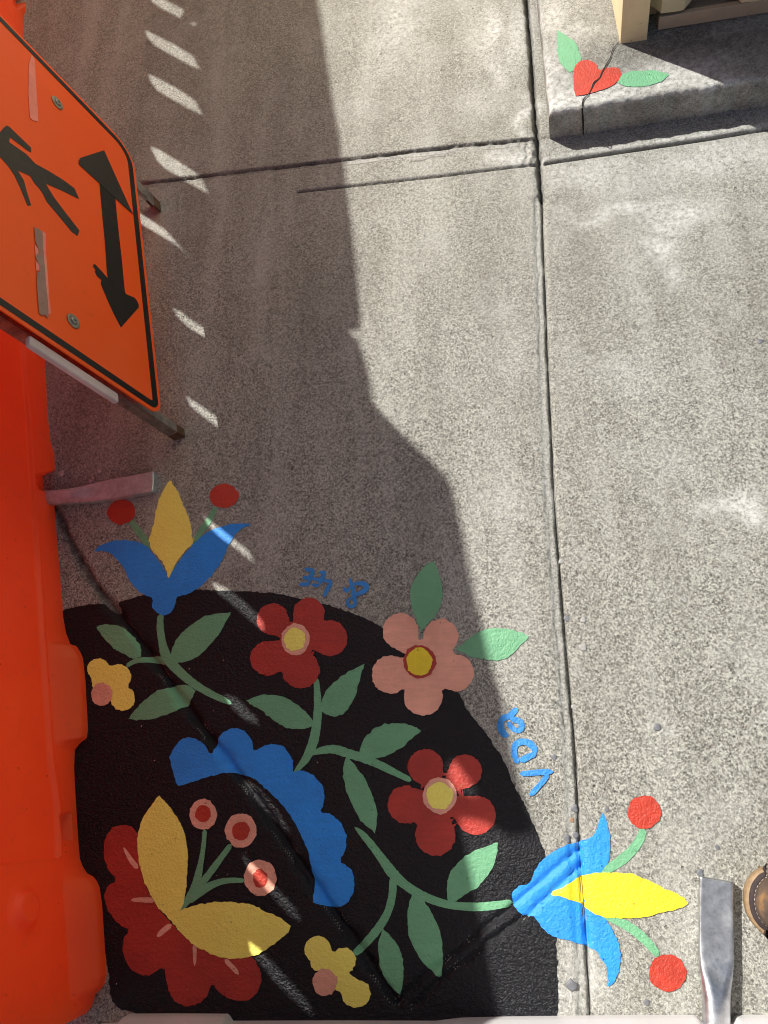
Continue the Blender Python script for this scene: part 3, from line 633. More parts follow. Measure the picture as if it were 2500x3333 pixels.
# ------------------------------------------------------------------ the raised doorstep by the building
SH = .056
sA = G(1786, 369, SH)[:2]; sB = G(2600, 369-.162*(2600-1786), SH)[:2]; sC = G(1750, 0, SH)[:2]
fu = (sB-sA)/np.linalg.norm(sB-sA); lu = (sC-sA)/np.linalg.norm(sC-sA)
def step_z(x, y):
    return SH+.0008*np.sin(np.asarray(x)*21)*np.sin(np.asarray(y)*17)
def step_mesh():
    L1_, L2_ = 1.6, 1.7
    na, nb = 400, 300
    a = np.r_[0, np.cumsum(np.linspace(.0022, .0058, na-1))]; b = np.r_[0, np.cumsum(np.linspace(.0028, .0085, nb-1))]
    # skirt rows: riser, then rounded arris, then top
    prof = [(0.0015, -.012), (0.0012, .004), (.0008, .014), (.0003, .026), (.0, .038), (.0004, .046), (.0022, .052), (.005, .0552), (.0085, .0560)]
    rows = [(p, z) for p, z in prof]+[(.0085+t, None) for t in b[1:]]
    cols = [(p, z) for p, z in prof]+[(.0085+t, None) for t in a[1:]]
    V = []
    for (bv, bz) in rows:
        for (av, az) in cols:
            j = .0012*math.sin(av*70)+.0009*math.sin(av*190+1)+.0005*math.sin(av*420+2)
            jl = .0010*math.sin(bv*80)
            p = sA+fu*(av+(jl if az is not None else 0))+lu*(bv+(j if bz is not None else 0))
            z = SH
            if az is not None: z = min(z, az)
            if bz is not None: z = min(z, bz)
            if bz is None and az is None: z = float(step_z(p[0], p[1]))
            V.append((p[0], p[1], z))
    nc = len(cols)
    F = [(i*nc+j, i*nc+j+1, (i+1)*nc+j+1, (i+1)*nc+j) for i in range(len(rows)-1) for j in range(nc-1)]
    return V, F
SV, SF = step_mesh()
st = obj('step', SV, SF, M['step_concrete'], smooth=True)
tag(st, 'raised pale concrete doorstep with a cracked painted heart at its corner', 'step')
xv = np.array([v[0] for v in SV]); yv = np.array([v[1] for v in SV]); zv = np.array([v[2] for v in SV])
def gz(px, py, z=SH): return G(px, py, z)[:2]
dirt_shade = np.zeros(len(xv)); pale = np.zeros(len(xv))
ris = zv < .05
# riser: uneven grime
dirt_shade[ris] = np.clip(.10+.16*np.sin(xv[ris]*37)+.14*np.sin(xv[ris]*90+zv[ris]*80)+.18*(zv[ris] > .03), .0, .5)
for (px, py, sx, sy, k) in ((1830, 330, .07, .035, 1.2), (2000, 300, .10, .04, 1.0), (2200, 240, .10, .04, 1.3), (2330, 275, .06, .03, 1.2), (1800, 240, .04, .07, 1.0), (1800, 60, .03, .05, .7), (1880, 100, .05, .03, .6), (1920, 40, .05, .05, .3), (2370, 105, .04, .02, .5)):
    c = gz(px, py); pale = np.maximum(pale, np.where(ris, .35, 1)*k*np.exp(-((xv-c[0])/sx)**2-((yv-c[1])/sy)**2))
for (px, py, sx, sy, k) in ((2050, 200, .06, .02, .35), (1930, 60, .05, .05, .3), (2290, 130, .26, .085, .62), (1940, 165, .06, .03, .25)):  # spots of staining; the widest also paints the building's shade darker
    c = gz(px, py); dirt_shade = np.maximum(dirt_shade, k*np.exp(-((xv-c[0])/sx)**2-((yv-c[1])/sy)**2))
crk = [gz(*p) for p in q6([(712, 272), (700, 285), (672, 320), (657, 370), (640, 400), (602, 470), (590, 500), (555, 530), (537, 570), (520, 600), (485, 640), (479, 690)])]
bb, sd, al = polyline_sd(xv, yv, crk); dirt_shade = np.maximum(dirt_shade, np.where(ris, 0, .25*np.exp(-(bb/.004)**2)))
attrs(st.data, dict(dirt_shade=dirt_shade, pale=pale, wear=np.full(len(xv), .28)))
# painted heart and its two leaves (they lie on the step)
heart = empty('painted_heart', (*gz(1930, 260), SH)); tag(heart, 'small red heart with two green leaves painted on the corner of the doorstep', 'painting')
hz = lambda x, y: step_z(x, y)
shape('heart', q6([(437, 612), (425, 560), (422, 500), (428, 440), (455, 400), (500, 385), (545, 395), (570, 420), (580, 458), (610, 440), (650, 432), (700, 432), (723, 455), (722, 490), (690, 530), (640, 560), (580, 580), (520, 600)]), 3.2, M['berry'], heart, corners={0, 8}, z=SH, zf=hz)
shape('leaf', q6([(320, 193), (320, 300), (325, 370), (350, 420), (400, 465), (440, 440), (470, 385), (460, 330), (430, 270), (370, 225)]), 2.6, M['green'], heart, corners={0, 4}, z=SH, zf=hz)
shape('leaf', q6([(700, 520), (730, 480), (790, 455), (880, 450), (960, 455), (1032, 472), (980, 520), (900, 545), (800, 553), (740, 545)]), 2.6, M['green'], heart, corners={0, 5}, z=SH, zf=hz)
# the crack: a dark open seam, on the step's top and down the riser
mcr, ntc, bc = newmat('crack_dirt'); bc.inputs['Base Color'].default_value = (.012, .010, .009, 1); bc.inputs['Roughness'].default_value = 1
nzc = noise(ntc, coords(ntc), 300, 3, .6); ntc.links.new(ramp(ntc, nzc, [(.35, (.006, .005, .005)), (.7, (.035, .030, .026))]), bc.inputs['Base Color'])
mb = MB(); cw = [.0022, .0012, .0016, .0014, .0018, .0026, .0020, .0040, .0022, .0016, .0022, .0018]
stroke(mb, crk, [w*.5 for w in cw], .0018, hz, na=3)
p0 = np.array([*(crk[-1]), SH]); foot_ = sA+fu*np.dot(crk[-1]-sA, fu)
mb.add([(foot_[0]-.0016, foot_[1]-.0016, .056), (foot_[0]+.0012, foot_[1]-.0016, .056), (foot_[0]+.0030, foot_[1]-.0030, .030), (foot_[0]-.0002, foot_[1]-.0030, .030), (foot_[0]+.0028, foot_[1]-.0030, .001), (foot_[0]+.0010, foot_[1]-.0030, .001)], [(0, 1, 2, 3), (3, 2, 4, 5)])
mb.add([(*(crk[-1]+np.array([-.0014, 0])), .0575), (*(crk[-1]+np.array([.0014, 0])), .0575), (foot_[0]+.0014, foot_[1]-.0018, .056), (foot_[0]-.0014, foot_[1]-.0018, .056)], [(0, 1, 2, 3)])
mb.build('crack', mcr, st, label='dark crack running through the heart and down the step edge')

# ------------------------------------------------------------------ building: corner post, wall, corrugated shutter
def wall_mat(name, rgb, dirt_shade=.35):
    m, nt, b = newmat(name); co = coords(nt)
    n = noise(nt, co, 12, 5, .65); n2 = noise(nt, co, 90, 4, .65)
    c = ramp(nt, n, [(0.3, tuple(x*.84 for x in rgb)), (0.65, rgb)])
    c = mix(nt, ramp(nt, n2, [(0.62, 0.0), (0.74, dirt_shade)]), c, (.16, .10, .05))
    nt.links.new(c, b.inputs['Base Color']); b.inputs['Roughness'].default_value = .55
    nt.links.new(bump(nt, n2, .0012, .4), b.inputs['Normal']); return m
M['cream'] = wall_mat('cream_paint', (.82, .67, .40), .5)
M['cream2'] = wall_mat('shutter_paint', (.74, .62, .38), .55)
M['rail'] = wall_mat('rail_paint', (.46, .36, .25), .6)
C0 = gz(2019, 142); Cf = gz(2500, 66.6); Cl = gz(1990.7, 0); Cc = gz(2106, 125.5)
wu = (Cf-C0)/np.linalg.norm(Cf-C0); wv = np.array([-wu[1], wu[0]])
lw = (Cl-C0)/np.linalg.norm(Cl-C0)
bld = empty('building', (*C0, SH)); tag(bld, 'cream painted building corner with a corrugated roll-down shutter above the doorstep', 'building')
pw = float(np.dot(Cc-C0, wu)); v3 = lambda a, z=0: np.array([a[0], a[1], z])
mb = MB(); mb.box(v3(C0, SH-.002), v3(wu)*pw, v3(lw)*.14, (0, 0, 3.0), .0012); mb.build('corner_post', M['cream'], bld)
mb = MB(); mb.box(v3(C0+lw*.1405+wu*.002, SH-.002), v3(wu)*5, v3(lw)*5, (0, 0, 3.4)); mb.build('wall', M['cream'], bld)
mb = MB(); o = v3(C0+wu*(pw+.018)+wv*.016, SH+.001)
mb.box(o, v3(wu)*4, v3(wv)*.010, (0, 0, .023), .0012); mb.build('bottom_rail', M['rail'], bld)
mb = MB(); mb.box(v3(C0+wu*(pw+.002)+wv*.058, SH), v3(wu)*4, v3(wv)*.01, (0, 0, .2)); mb.box(v3(C0+wu*(pw+.018)+wv*.0265, SH), v3(wu)*4, v3(wv)*.031, (0, 0, .012)); mb.build('sill', M['rail'], bld)
# corrugated sheet
mb = MB(); n = 620; V = []; lam = .125
for zz in (0.0, 3.0):
    for k in range(n):
        s_ = k*.005; ph = (s_-.012) % lam/lam
        tt = np.interp(ph, [0, .10, .30, .46, .62, .92, 1.0], [.95, 1, 1, .95, .1, 0, .95]) if False else np.interp(ph, [0, .06, .34, .52, .88, 1.0], [.5, 1, .96, .02, 0, .5])
        edge = .003*math.sin(s_*31)+.0015*math.sin(s_*97)
        p = C0+wu*(pw+.001+s_)+wv*(.050-.032*tt)
        V.append((p[0], p[1], SH+.027+edge*(zz == 0)+zz))
mb.add(V, [(k, k+1, n+k+1, n+k) for k in range(n-1)]); sh = mb.build('shutter', M['cream2'], bld, smooth=False)
so = sh.modifiers.new('thick', 'SOLIDIFY'); so.thickness = .0012; so.offset = 1

# ------------------------------------------------------------------ plastic barricades
def interp_poly(pts_s, pts_v, s): return np.interp(s, pts_s, pts_v)
class Line:
    def __init__(s, pa, pb, side):
        a, b = G(*pa)[:2], G(*pb)[:2]; s.P = a; s.u = (b-a)/np.linalg.norm(b-a)
        n = np.array([-s.u[1], s.u[0]]); s.n = n if n@np.array(side) > 0 else -n
    def w(s, a, n, z):
        p = s.P+s.u*a+s.n*n; return (p[0], p[1], z)
    def sn(s, px, py):
        p = G(px, py)[:2]-s.P; return float(p@s.u), float(p@s.n)
    def sz(s, px, py, n=0.0):
        p = onplane(px, py, v3(s.P+s.n*n), v3(s.n)); return float((p[:2]-s.P)@s.u), float(p[2])
    def back(s, px, py, n):     # follow the sun's ray from a lit spot on the ground back to the panel
        p = G(px, py)[:2]; d = -SUNDIR; t = (n-(p-s.P)@s.n)/(d[:2]@s.n)
        q = v3(p)+t*d; return float((q[:2]-s.P)@s.u), float(q[2])
def pip(P, X, Y):
    P = np.array(P); ins = np.zeros(X.shape, bool)
    for (ax, ay), (bx, by) in zip(P, np.roll(P, -1, 0)):
        if ay == by: continue
        c = ((Y > min(ay, by)) & (Y <= max(ay, by))) & (X < ax+(Y-ay)*(bx-ax)/(by-ay)); ins ^= c
    return ins
def barricade_face(ln, s0, s1, base_px, recess, crease, knob, zt, ds=.002, ridge=None):
    pts = sorted(ln.sn(*p) for p in base_px)
    ps, pn = [p[0] for p in pts], [p[1] for p in pts]
    s_ = np.arange(s0, s1+ds/2, ds); z_ = np.r_[0, .004, .008, .011, .014, np.arange(.017, zt+.001, .0021)]
    Sg, Zg = np.meshgrid(s_, z_)
    Nb = np.interp(Sg, ps, pn)
    f = np.interp(Zg, [0, .013, .019, .046], [1, .97, .80, 0])
    Nn = Nb*f
    if crease is not None:
        cp = sorted(ln.sz(*p) for p in crease[0]); zc = np.interp(Sg, [p[0] for p in cp], [p[1] for p in cp])
        inside = (Sg < crease[1])
        Nn = np.where(inside, Nn+np.interp(Zg-zc, [-.0060, -.0040, -.0015, .0, .0030], [0, .0028, .0028, 0.0, -.0040]), Nn)
        Nn = np.where(inside, Nn, Nn)
    for P, dep in recess:
        Q = [ln.sz(*p) for p in P]; m = pip(Q, Sg, Zg); Nn = np.where(m, dep, Nn)
    for (kp, r, hgt) in knob:
        c = ln.sz(*kp); rr = np.hypot(Sg-c[0], (Zg-c[1])*1.0)/r
        Nn = Nn+hgt*np.interp(rr, [0, .50, .58, .72, .95, 1.0], [1, 1, .95, .25, .05, 0])
    P3 = ln.P[None, None, :]+ln.u*Sg[..., None]+ln.n*Nn[..., None]
    V = [(x, y, z) for (x, y), z in zip(P3.reshape(-1, 2), Zg.ravel())]
    nc = len(s_); F = [(i*nc+j, i*nc+j+1, (i+1)*nc+j+1, (i+1)*nc+j) for i in range(len(z_)-1) for j in range(nc-1)]
    return V, F
def sheared_plate(ln, n0, outline, holes, shear):
    """flat panel with slots; the slot walls follow the direction 'shear' through the thickness"""
    polys = [outline]+holes
    pts = [p for P in polys for p in P]
    tris = tessellate_polygon([[Vector((p[0], p[1], 0)) for p in P] for P in polys])
    fr = [np.array(ln.w(p[0], n0, p[1])) for p in pts]; bk = [p+shear for p in fr]
    m = len(pts); F = [tuple(t) for t in tris]+[tuple(i+m for i in reversed(t)) for t in tris]
    k = 0
    for P in polys:
        for i in range(len(P)):
            a, b = k+i, k+(i+1) % len(P); F.append((a, b, b+m, a+m))
        k += len(P)
    return [tuple(p) for p in fr]+[tuple(p) for p in bk], F

PATCH = {
'P1': q1([(955, -30), (970, 12), (1010, 45), (1145, 115), (1170, 65), (1040, -2), (1000, -35)]),
'P1b': q1([(1210, 150), (1235, 163), (1250, 155), (1230, 142)]),
'P2': q1([(927, 193), (940, 240), (985, 290), (1100, 355), (1200, 410), (1268, 443), (1225, 355), (1100, 280), (1000, 230)]),
'P3': q1([(943, 470), (960, 520), (1000, 575), (1130, 650), (1285, 732), (1240, 640), (1120, 560), (1010, 500)]),
'P4': q1([(955, 930), (1000, 1020), (1060, 1080), (1180, 1150), (1325, 1230), (1270, 1120), (1130, 1025), (1010, 950)]),
'P5': q1([(850, 1330), (860, 1400), (960, 1460), (1080, 1530), (1150, 1580), (1210, 1640), (1120, 1540), (1050, 1460), (960, 1400)]),
'P6': q2([(1098, 392), (1130, 450), (1200, 520), (1310, 585), (1312, 535), (1220, 475), (1140, 415)]),
'P7': q2([(1183, 952), (1215, 1020), (1300, 1090), (1395, 1160), (1392, 1100), (1300, 1035), (1210, 975)]),
'P8': q3([(1285, 150), (1330, 220), (1400, 290), (1500, 360), (1560, 410), (1612, 450), (1570, 370), (1480, 300), (1380, 220)]),
'P9': q3([(1345, 570), (1380, 640), (1460, 700), (1560, 790)])+[(840, 2040), (859, 2053), (855, 2025), (831, 1995)]+q3([(1550, 700), (1450, 620)]),
'P10': q3([(1425, 1285), (1470, 1370), (1560, 1450)])+[(828, 2352), (843, 2363), (832, 2335)]+q3([(1500, 1310)]),
'P11': [(774, 2525), (800, 2579), (861, 2638), (918, 2694), (943, 2710), (902, 2638), (841, 2566)],
'P12': [(786, 2779), (804, 2822), (877, 2904), (938, 2971), (977, 2999), (969, 2971), (933, 2925), (892, 2884), (820, 2810)],
'P13': [(815, 3068), (822, 3104), (851, 3140), (902, 3202), (969, 3263), (1020, 3307), (1015, 3289), (990, 3248), (954, 3207), (902, 3150), (850, 3094)],
}
EDGE = [(1035, 0), (1080, 300), (1120, 520), (1160, 830), (1180, 1072), (1141, 1084)]
EDGE_B = [(1141, 1084), (1172, 1112), (1200, 1200), (1216, 1310), (1260, 1360), (1350, 1450), (1436, 1530), (1468, 1570), (1482, 1620), (1500, 1700), (1525, 1830), (1553, 1959), (1592, 2130), (1606, 2180),
 (1618, 2210), (1639, 2277), (1654, 2353), (1668, 2439), (1686, 2512), (1704, 2584), (1726, 2649), (1746, 2690), (1741, 2712), (1676, 2727), (1625, 2705), (1603, 2690), (1553, 2673), (1505, 2668), (1506, 2703), (1522, 2779), (1548, 2896), (1563, 2986), (1587, 3107), (1605, 3182), (1629, 3303), (1640, 3360)]
LOOP = [(1477, 2475), (1458, 2494), (1469, 2541), (1487, 2573), (1545, 2593), (1551, 2580), (1520, 2533), (1495, 2497)]

LB = Line((150, 1300), (252, 2640), (1, 0))
# push the datum so the lower lip reads just proud of the wall
near = empty('plastic_barricade', (*LB.w(0.9, -.03, 0)[:2], 0)); tag(near, 'orange plastic barricade with lipped base running down the left edge', 'barricade')
base_B = [(148, 1100), (148, 1153), (146, 1184), (150, 1250), (154, 1338), (164, 1435), (176, 1476), (179, 1522), (177, 1640), (181, 1700), (195, 1856), (203, 1960), (207, 2010), (216, 2060), (230, 2097), (250, 2103), (262, 2122), (271, 2143), (279, 2215), (287, 2368), (284, 2402), (262, 2418), (245, 2440), (242, 2500), (246, 2580), (248, 2612), (252, 2680), (256, 2740), (261, 2797), (270, 2820), (284, 2842), (304, 2853), (316, 2868), (325, 2889), (333, 2945), (343, 3099), (348, 3171), (341, 3203), (326, 3222), (312, 3234), (306, 3250), (300, 3275), (282, 3298), (256, 3319)]
s_end = LB.sn(280, 3300)[0]; sB0, _ = LB.back(*EDGE_B[0], -.02)
sS = LB.sn(148, 1000)[0]
ZT = .36
crease = ([(60, 900), (72, 1087), (92, 1338), (105, 1543), (110, 1600), (123, 1820), (138, 2061), (166, 2471), (190, 2638), (192, 2790)], LB.sz(192, 2792)[0])
rec = [([(179, 1533), (150, 1540), (114, 1546), (114, 1565), (128, 1591), (153, 1607), (177, 1633)], -.018),
       ([(194, 2652), (219, 2648), (232, 2645), (237, 2733), (198, 2729)], -.026)]
V, F = barricade_face(LB, sB0-.02, s_end, base_B, rec, crease, [((75, 2960), .030, .012)], ZT)
mb = MB(); mb.add(V, F)
mb.build('face', M['orange'], near, True)
mb = MB(); mb.box(LB.w(sB0-.02, -.062, .002), v3(LB.u)*(s_end-sB0+.02-.004), v3(LB.n)*.030, (0, 0, ZT-.004)); 
mb.build('core', M['core'], near)
holes = [[LB.back(*p, -.02) for p in PATCH[k]] for k in ('P5', 'P6', 'P7', 'P8', 'P9', 'P10', 'P11', 'P12', 'P13')]+[[LB.back(*p, -.02) for p in LOOP]]
top = [LB.back(*p, -.02) for p in EDGE_B]
sL = top[-1]
out = [(top[0][0], ZT-.01)]+top+[(max(s_end+.25, sL[0]+.1), sL[1]), (max(s_end+.25, sL[0]+.1), ZT-.01)]
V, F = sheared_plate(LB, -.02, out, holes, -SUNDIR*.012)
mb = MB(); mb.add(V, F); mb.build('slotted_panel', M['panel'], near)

LA = Line((77, 120), (77+8, 120+108), (1, 0))
LA.u = LB.u.copy(); LA.n = LB.n.copy(); LA.P = G(76, 130)[:2]
far = empty('plastic_barricade', (*LA.w(-.4, -.03, 0)[:2], 0)); tag(far, 'orange plastic barricade showing only its end behind the sign at top left', 'barricade')
PA = -.02
holesA = [[LA.back(*p, PA) for p in PATCH[k]] for k in ('P1', 'P1b', 'P2', 'P3', 'P4')]
topA = [LA.back(*p, PA) for p in EDGE]
sA0 = -1.5
sA1 = LA.back(*EDGE_B[0], PA)[0]
V, F = barricade_face(LA, sA0, sA1-.01, [(77, 128), (77, 110), (79, 49), (84, 40), (87, 0), (84, -60), (84, -300)], [([(40, -20), (40, 14), (52, 29), (66, 17), (69, 0), (68, -20)], -.011)], None, [], ZT, ds=.006)
mb = MB(); mb.add(V, F); mb.build('face', M['orange'], far, True)
mb = MB(); mb.box(LA.w(sA0, -.062, .002), v3(LA.u)*(sA1-.01-sA0), v3(LA.n)*.046, (0, 0, ZT-.004)); mb.build('core', M['core'], far)
outA = [(sA0, ZT-.01), (sA0, topA[0][1]+.06)]+topA[:-1]+[topA[-1], (topA[-1][0], ZT-.01)]
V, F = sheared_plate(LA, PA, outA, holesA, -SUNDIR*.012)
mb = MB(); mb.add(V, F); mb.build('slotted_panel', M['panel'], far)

LW = Line((400, 3329), (2450, 3323), (0, 1))
wb = empty('plastic_barricade', (*LW.w(.5, -.03, 0)[:2], 0)); tag(wb, 'white plastic barricade along the bottom edge of the photo', 'barricade')
base_W = [(300, 3340), (338, 3330), (400, 3327), (408, 3318), (416, 3303), (424, 3299), (560, 3298), (742, 3299), (750, 3306), (760, 3322), (1100, 3321), (1420, 3322), (1450, 3318), (1500, 3312), (1650, 3308), (2000, 3304), (2258, 3303), (2270, 3308), (2281, 3322), (2330, 3323), (2383, 3322), (2388, 3310), (2396, 3304), (2480, 3303), (2620, 3303), (2640, 3320)]
sW0, sW1 = LW.sn(318, 3330)[0], LW.sn(2900, 3323)[0]
V, F = barricade_face(LW, min(sW0, sW1), max(sW0, sW1), base_W, [], None, [], .34)
mb = MB(); mb.add(V, F); mb.build('face', M['white'], wb, True)
mb = MB(); mb.box(LW.w(min(sW0, sW1), -.062, .002), v3(LW.u)*abs(sW1-sW0), v3(LW.n)*.050, (0, 0, 1.0), .004); mb.build('core', M['white'], wb)

# flattened steel feet
def foot(px_path, name, parent, label, mat, tip_notch=False):
    """px_path: (x, y, half width m, height m, squareness 0 round..1 flat)"""
    P = [np.array([*G(p[0], p[1], p[3]*.5)[:2], p[2], p[3], p[4]]) for p in px_path]
    Q = smooth_poly(P, False, 8); T = np.gradient(Q[:, :2], axis=0); T /= np.linalg.norm(T, axis=1)[:, None]
    rs = []
    for q, t in zip(Q, T):
        nn = np.array([-t[1], t[0]]); r = []
        e = 1.0-.86*np.clip(q[4], 0, 1)
        for k in range(40):
            a = 2*np.pi*k/40; ca, sa = math.cos(a), math.sin(a)
            x = q[2]*math.copysign(abs(ca)**e, ca); z = q[3]*.5*(1+math.copysign(abs(sa)**e, sa))
            if sa > 0: z -= .0016*q[4]*math.exp(-(x/.0035)**2)-.0004*q[4]
            p = q[:2]+nn*x; r.append((p[0], p[1], z+.0005))
        rs.append(r)
    mb = MB(); mb.rings(rs); o = mb.build(name, mat, parent, True, label)
    try: o.data.polygons[len(o.data.polygons)-1].use_smooth = False; o.data.polygons[len(o.data.polygons)-2].use_smooth = False
    except Exception: pass
    return o
k1 = .0181
foot([(2330, 2860, k1, .0135, 1), (2329, 2960, k1, .0135, 1), (2329, 3080, k1, .0137, .97), (2330, 3150, .0175, .0155, .8), (2331, 3200, .0158, .019, .45), (2331, 3250, .0148, .0225, .15), (2331, 3310, .0146, .0245, 0), (2332, 3400, .0146, .0245, 0)], 'foot', wb, 'flattened galvanised steel foot', M['galv'])
M['galv_pink'] = metal_mat('foot_steel', (.58, .66, .67), 0.38, (.36, .41, .43), metallic=.55)
foot([(506, 1571, .0182, .0125, 1), (430, 1585, .0182, .0125, 1), (350, 1599, .0180, .013, .95), (300, 1608, .0170, .015, .7), (255, 1614, .0150, .019, .3), (200, 1619, .0138, .0225, .05), (150, 1621, .0135, .0235, 0), (90, 1622, .0135, .0235, 0)], 'foot', near, 'flattened steel foot with a slot near its end', M['galv_pink'])

# ------------------------------------------------------------------ the orange road work sign on its A-frame
def cl(px, py):   # point on the sign's lower edge (height found from the light passing under it)
    return G(px, py, .0945)
EB1 = cl(435.5, 512); EB2 = cl(525.5, 1340)
dn = ray(2581, 2724); dn /= np.linalg.norm(dn)
eu = (EB2-EB1)/np.linalg.norm(EB2-EB1)
SN = np.cross(eu, dn); SN /= np.linalg.norm(SN)
if SN[0] < 0: SN = -SN
vv = -(dn-(dn@eu)*eu); vv /= np.linalg.norm(vv)
def uvs(px, py):
    p = onplane(px, py, EB1, SN)-EB1; return np.array([p@eu, p@vv])
def sp3(uv, off=0.0): return EB1+eu*uv[0]+vv*uv[1]+SN*off
dslope = float((-dn)@eu/((-dn)@vv))          # the side edges lean a little
uA = np.mean([uvs(0, 46)[0]-dslope*uvs(0, 46)[1], uvs(410, 471)[0]-dslope*uvs(410, 471)[1]])
uB = np.mean([uvs(0, 1007.5)[0]-dslope*uvs(0, 1007.5)[1], uvs(512, 1345)[0]-dslope*uvs(512, 1345)[1]])
vb = float(np.mean([uvs(446, 610)[1], uvs(470, 830)[1], uvs(505, 1150)[1]])); vb2 = vb
def rrect(m, r, nseg=6, top=.60):
    rr_ = [max(.004, r-.024), r, r, r]
    """outline of the plate inset by m, in slanted (u, v) coordinates"""
    L = []
    for (sx_, sy_, a0), r in zip(((1, 0, -90), (1, 1, 0), (0, 1, 90), (0, 0, 180)), rr_):
        cx_ = uB-m-r if sx_ else uA+m+r; cy_ = top-m-r if sy_ else vb+m+r
        for k in range(nseg+1):
            a = math.radians(a0+90*k/nseg); u, v = cx_+r*math.cos(a), cy_+r*math.sin(a)
            L.append(np.array([u+dslope*v, v]))
    return L
def flat(mb, P, off, thick=.0006, holes=()):
    polys = [list(P)]+[list(h) for h in holes]; pts = [p for Q in polys for p in Q]
    tris = tessellate_polygon([[Vector((p[0], p[1], 0)) for p in Q] for Q in polys]); m = len(pts)
    v = [sp3(p, off+thick) for p in pts]+[sp3(p, off) for p in pts]
    f = [tuple(t) for t in tris]+[tuple(i+m for i in reversed(t)) for t in tris]; k = 0
    for Q in polys:
        for i in range(len(Q)): a, b = k+i, k+(i+1) % len(Q); f.append((a, b, b+m, a+m))
        k += len(Q)
    mb.add(v, f)
def sign_mat(name, rgb, rough=.42):
    m, nt, b = newmat(name); co = coords(nt)
    n = noise(nt, co, 7, 4, .6); n2 = noise(nt, co, 45, 4, .65)
    c = ramp(nt, n, [(0.3, rgb), (0.62, tuple(x*.95 for x in rgb))])
    c = mix(nt, ramp(nt, noise(nt, co, 4.5, 3, .5), [(0.50, 0.0), (0.80, .22)]), c, (1.0, .24, .12))
    sc = nt.nodes.new('ShaderNodeMapping'); sc.inputs['Scale'].default_value = (1, 1, 14); sc.inputs['Rotation'].default_value = (.5, .3, .2); nt.links.new(co, sc.inputs['Vector'])
    c = mix(nt, ramp(nt, noise(nt, sc.outputs[0], 22, 5, .75), [(0.66, 0.0), (0.74, .30)]), c, (.95, .45, .33))
    c = mix(nt, ramp(nt, n2, [(0.66, 0.0), (0.76, .28)]), c, (.5, .06, .01))
    nt.links.new(c, b.inputs['Base Color']); b.inputs['Roughness'].default_value = rough
    b.inputs['Coat Weight'].default_value = .08; b.inputs['Coat Roughness'].default_value = .3; b.inputs['Specular IOR Level'].default_value = .25
    return m
M['sign'] = sign_mat('sign_sheeting', (1.0, .108, .003))
M['vinyl'] = paint_mat('black_vinyl', (.008, .008, .008), rough=.34, var=.3, bumpd=.0004, spec=.3)
M['vinyl2'] = paint_mat('black_tape', (.016, .016, .014), rough=.34, var=.3, bumpd=.0009, spec=.35)
M['tape'] = paint_mat('grey_tape', (.33, .20, .165), rough=.6, var=.2, bumpd=.0008)
M['tape2'] = paint_mat('faded_pink', (.95, .27, .21), rough=.6, var=.2, bumpd=.0008)
M['edgew'] = paint_mat('worn_white_edge', (.62, .55, .54), rough=.5, var=.15, bumpd=.0006)
sign = empty('road_work_sign', v3((EB1+EB2)[:2]/2)); tag(sign, 'orange pedestrian and double arrow road work sign leaning on a low steel A-frame', 'sign')
mb = MB(); flat(mb, rrect(0, .050), -.0022, .0022); panel = mb.build('panel', M['sign'], sign)
mb = MB(); flat(mb, rrect(.0065, .042), .0002, .0004, holes=[rrect(.0185, .030)]); mb.build('border', M['vinyl'], panel)
def uvp(L): return [uvs(*p) for p in L]
ped = [(0, 150), (30, 110), (65, 85), (90, 100), (298, 300), (298, 345), (270, 330), (95, 198), (85, 245), (250, 360), (340, 455), (460, 520), (600, 605), (715, 690), (762, 795), (740, 785), (600, 715), (440, 645), (470, 700), (520, 780), (640, 940), (765, 1100), (745, 1150), (690, 1110), (560, 950), (450, 820), (410, 740), (375, 690), (330, 640), (290, 572), (170, 518), (230, 620), (250, 700), (298, 855), (265, 860), (200, 700), (140, 570), (80, 480), (0, 390), (-70, 300), (-90, 220)]
mb = MB(); flat(mb, uvp(c3(ped)), .0002, .0004)
hc = uvp(c3([(-150, 160)]))[0]; flat(mb, [hc+.017*np.array([math.cos(a), math.sin(a)]) for a in np.linspace(0, 2*np.pi, 25)[:-1]], .0002, .0004)
mb.build('pedestrian_symbol', M['vinyl2'], panel)
arr = c3([(955, 600), (1110, 780)])+c4([(1125, 0), (1150, 230), (1175, 450), (1200, 720), (1207, 752), (1218, 766), (1290, 795), (1312, 815), (1334, 860), (1336, 892), (1165, 1085), (1100, 960), (1040, 830), (985, 700), (970, 660), (978, 628), (955, 610), (935, 592), (920, 560), (913, 540), (925, 530), (905, 512), (895, 492), (902, 473), (918, 478), (980, 545), (1038, 612), (1030, 550), (1010, 250), (985, 0)])
mb = MB(); flat(mb, uvp(arr), .0002, .0004)
mb.build('arrow_symbol', M['vinyl'], panel)
mb = MB(); flat(mb, uvp(c3([(770, 400), (1000, 325), (1105, 560), (1250, 880), (1282, 945), (1110, 790), (950, 638), (757, 460), (758, 425)])), .0007, .0004)
mb.build('arrow_head', M['vinyl2'], panel)
mb = MB(); flat(mb, uvp(c4([(325, 118), (345, 135), (362, 128), (378, 148), (402, 160), (410, 300), (425, 500), (440, 700), (455, 830), (462, 1000), (440, 985), (425, 962), (408, 975), (372, 955), (360, 820), (350, 650), (352, 560), (378, 545), (372, 480), (345, 430), (335, 400), (368, 370), (362, 320), (335, 260)])), .0012, .0003); mb.build('tape_strip', M['tape'], panel)
mb = MB(); flat(mb, uvp(c4([(400, 158), (436, 180), (440, 380), (455, 560), (470, 800), (490, 948), (462, 960), (430, 560)])), .0007, .0003)
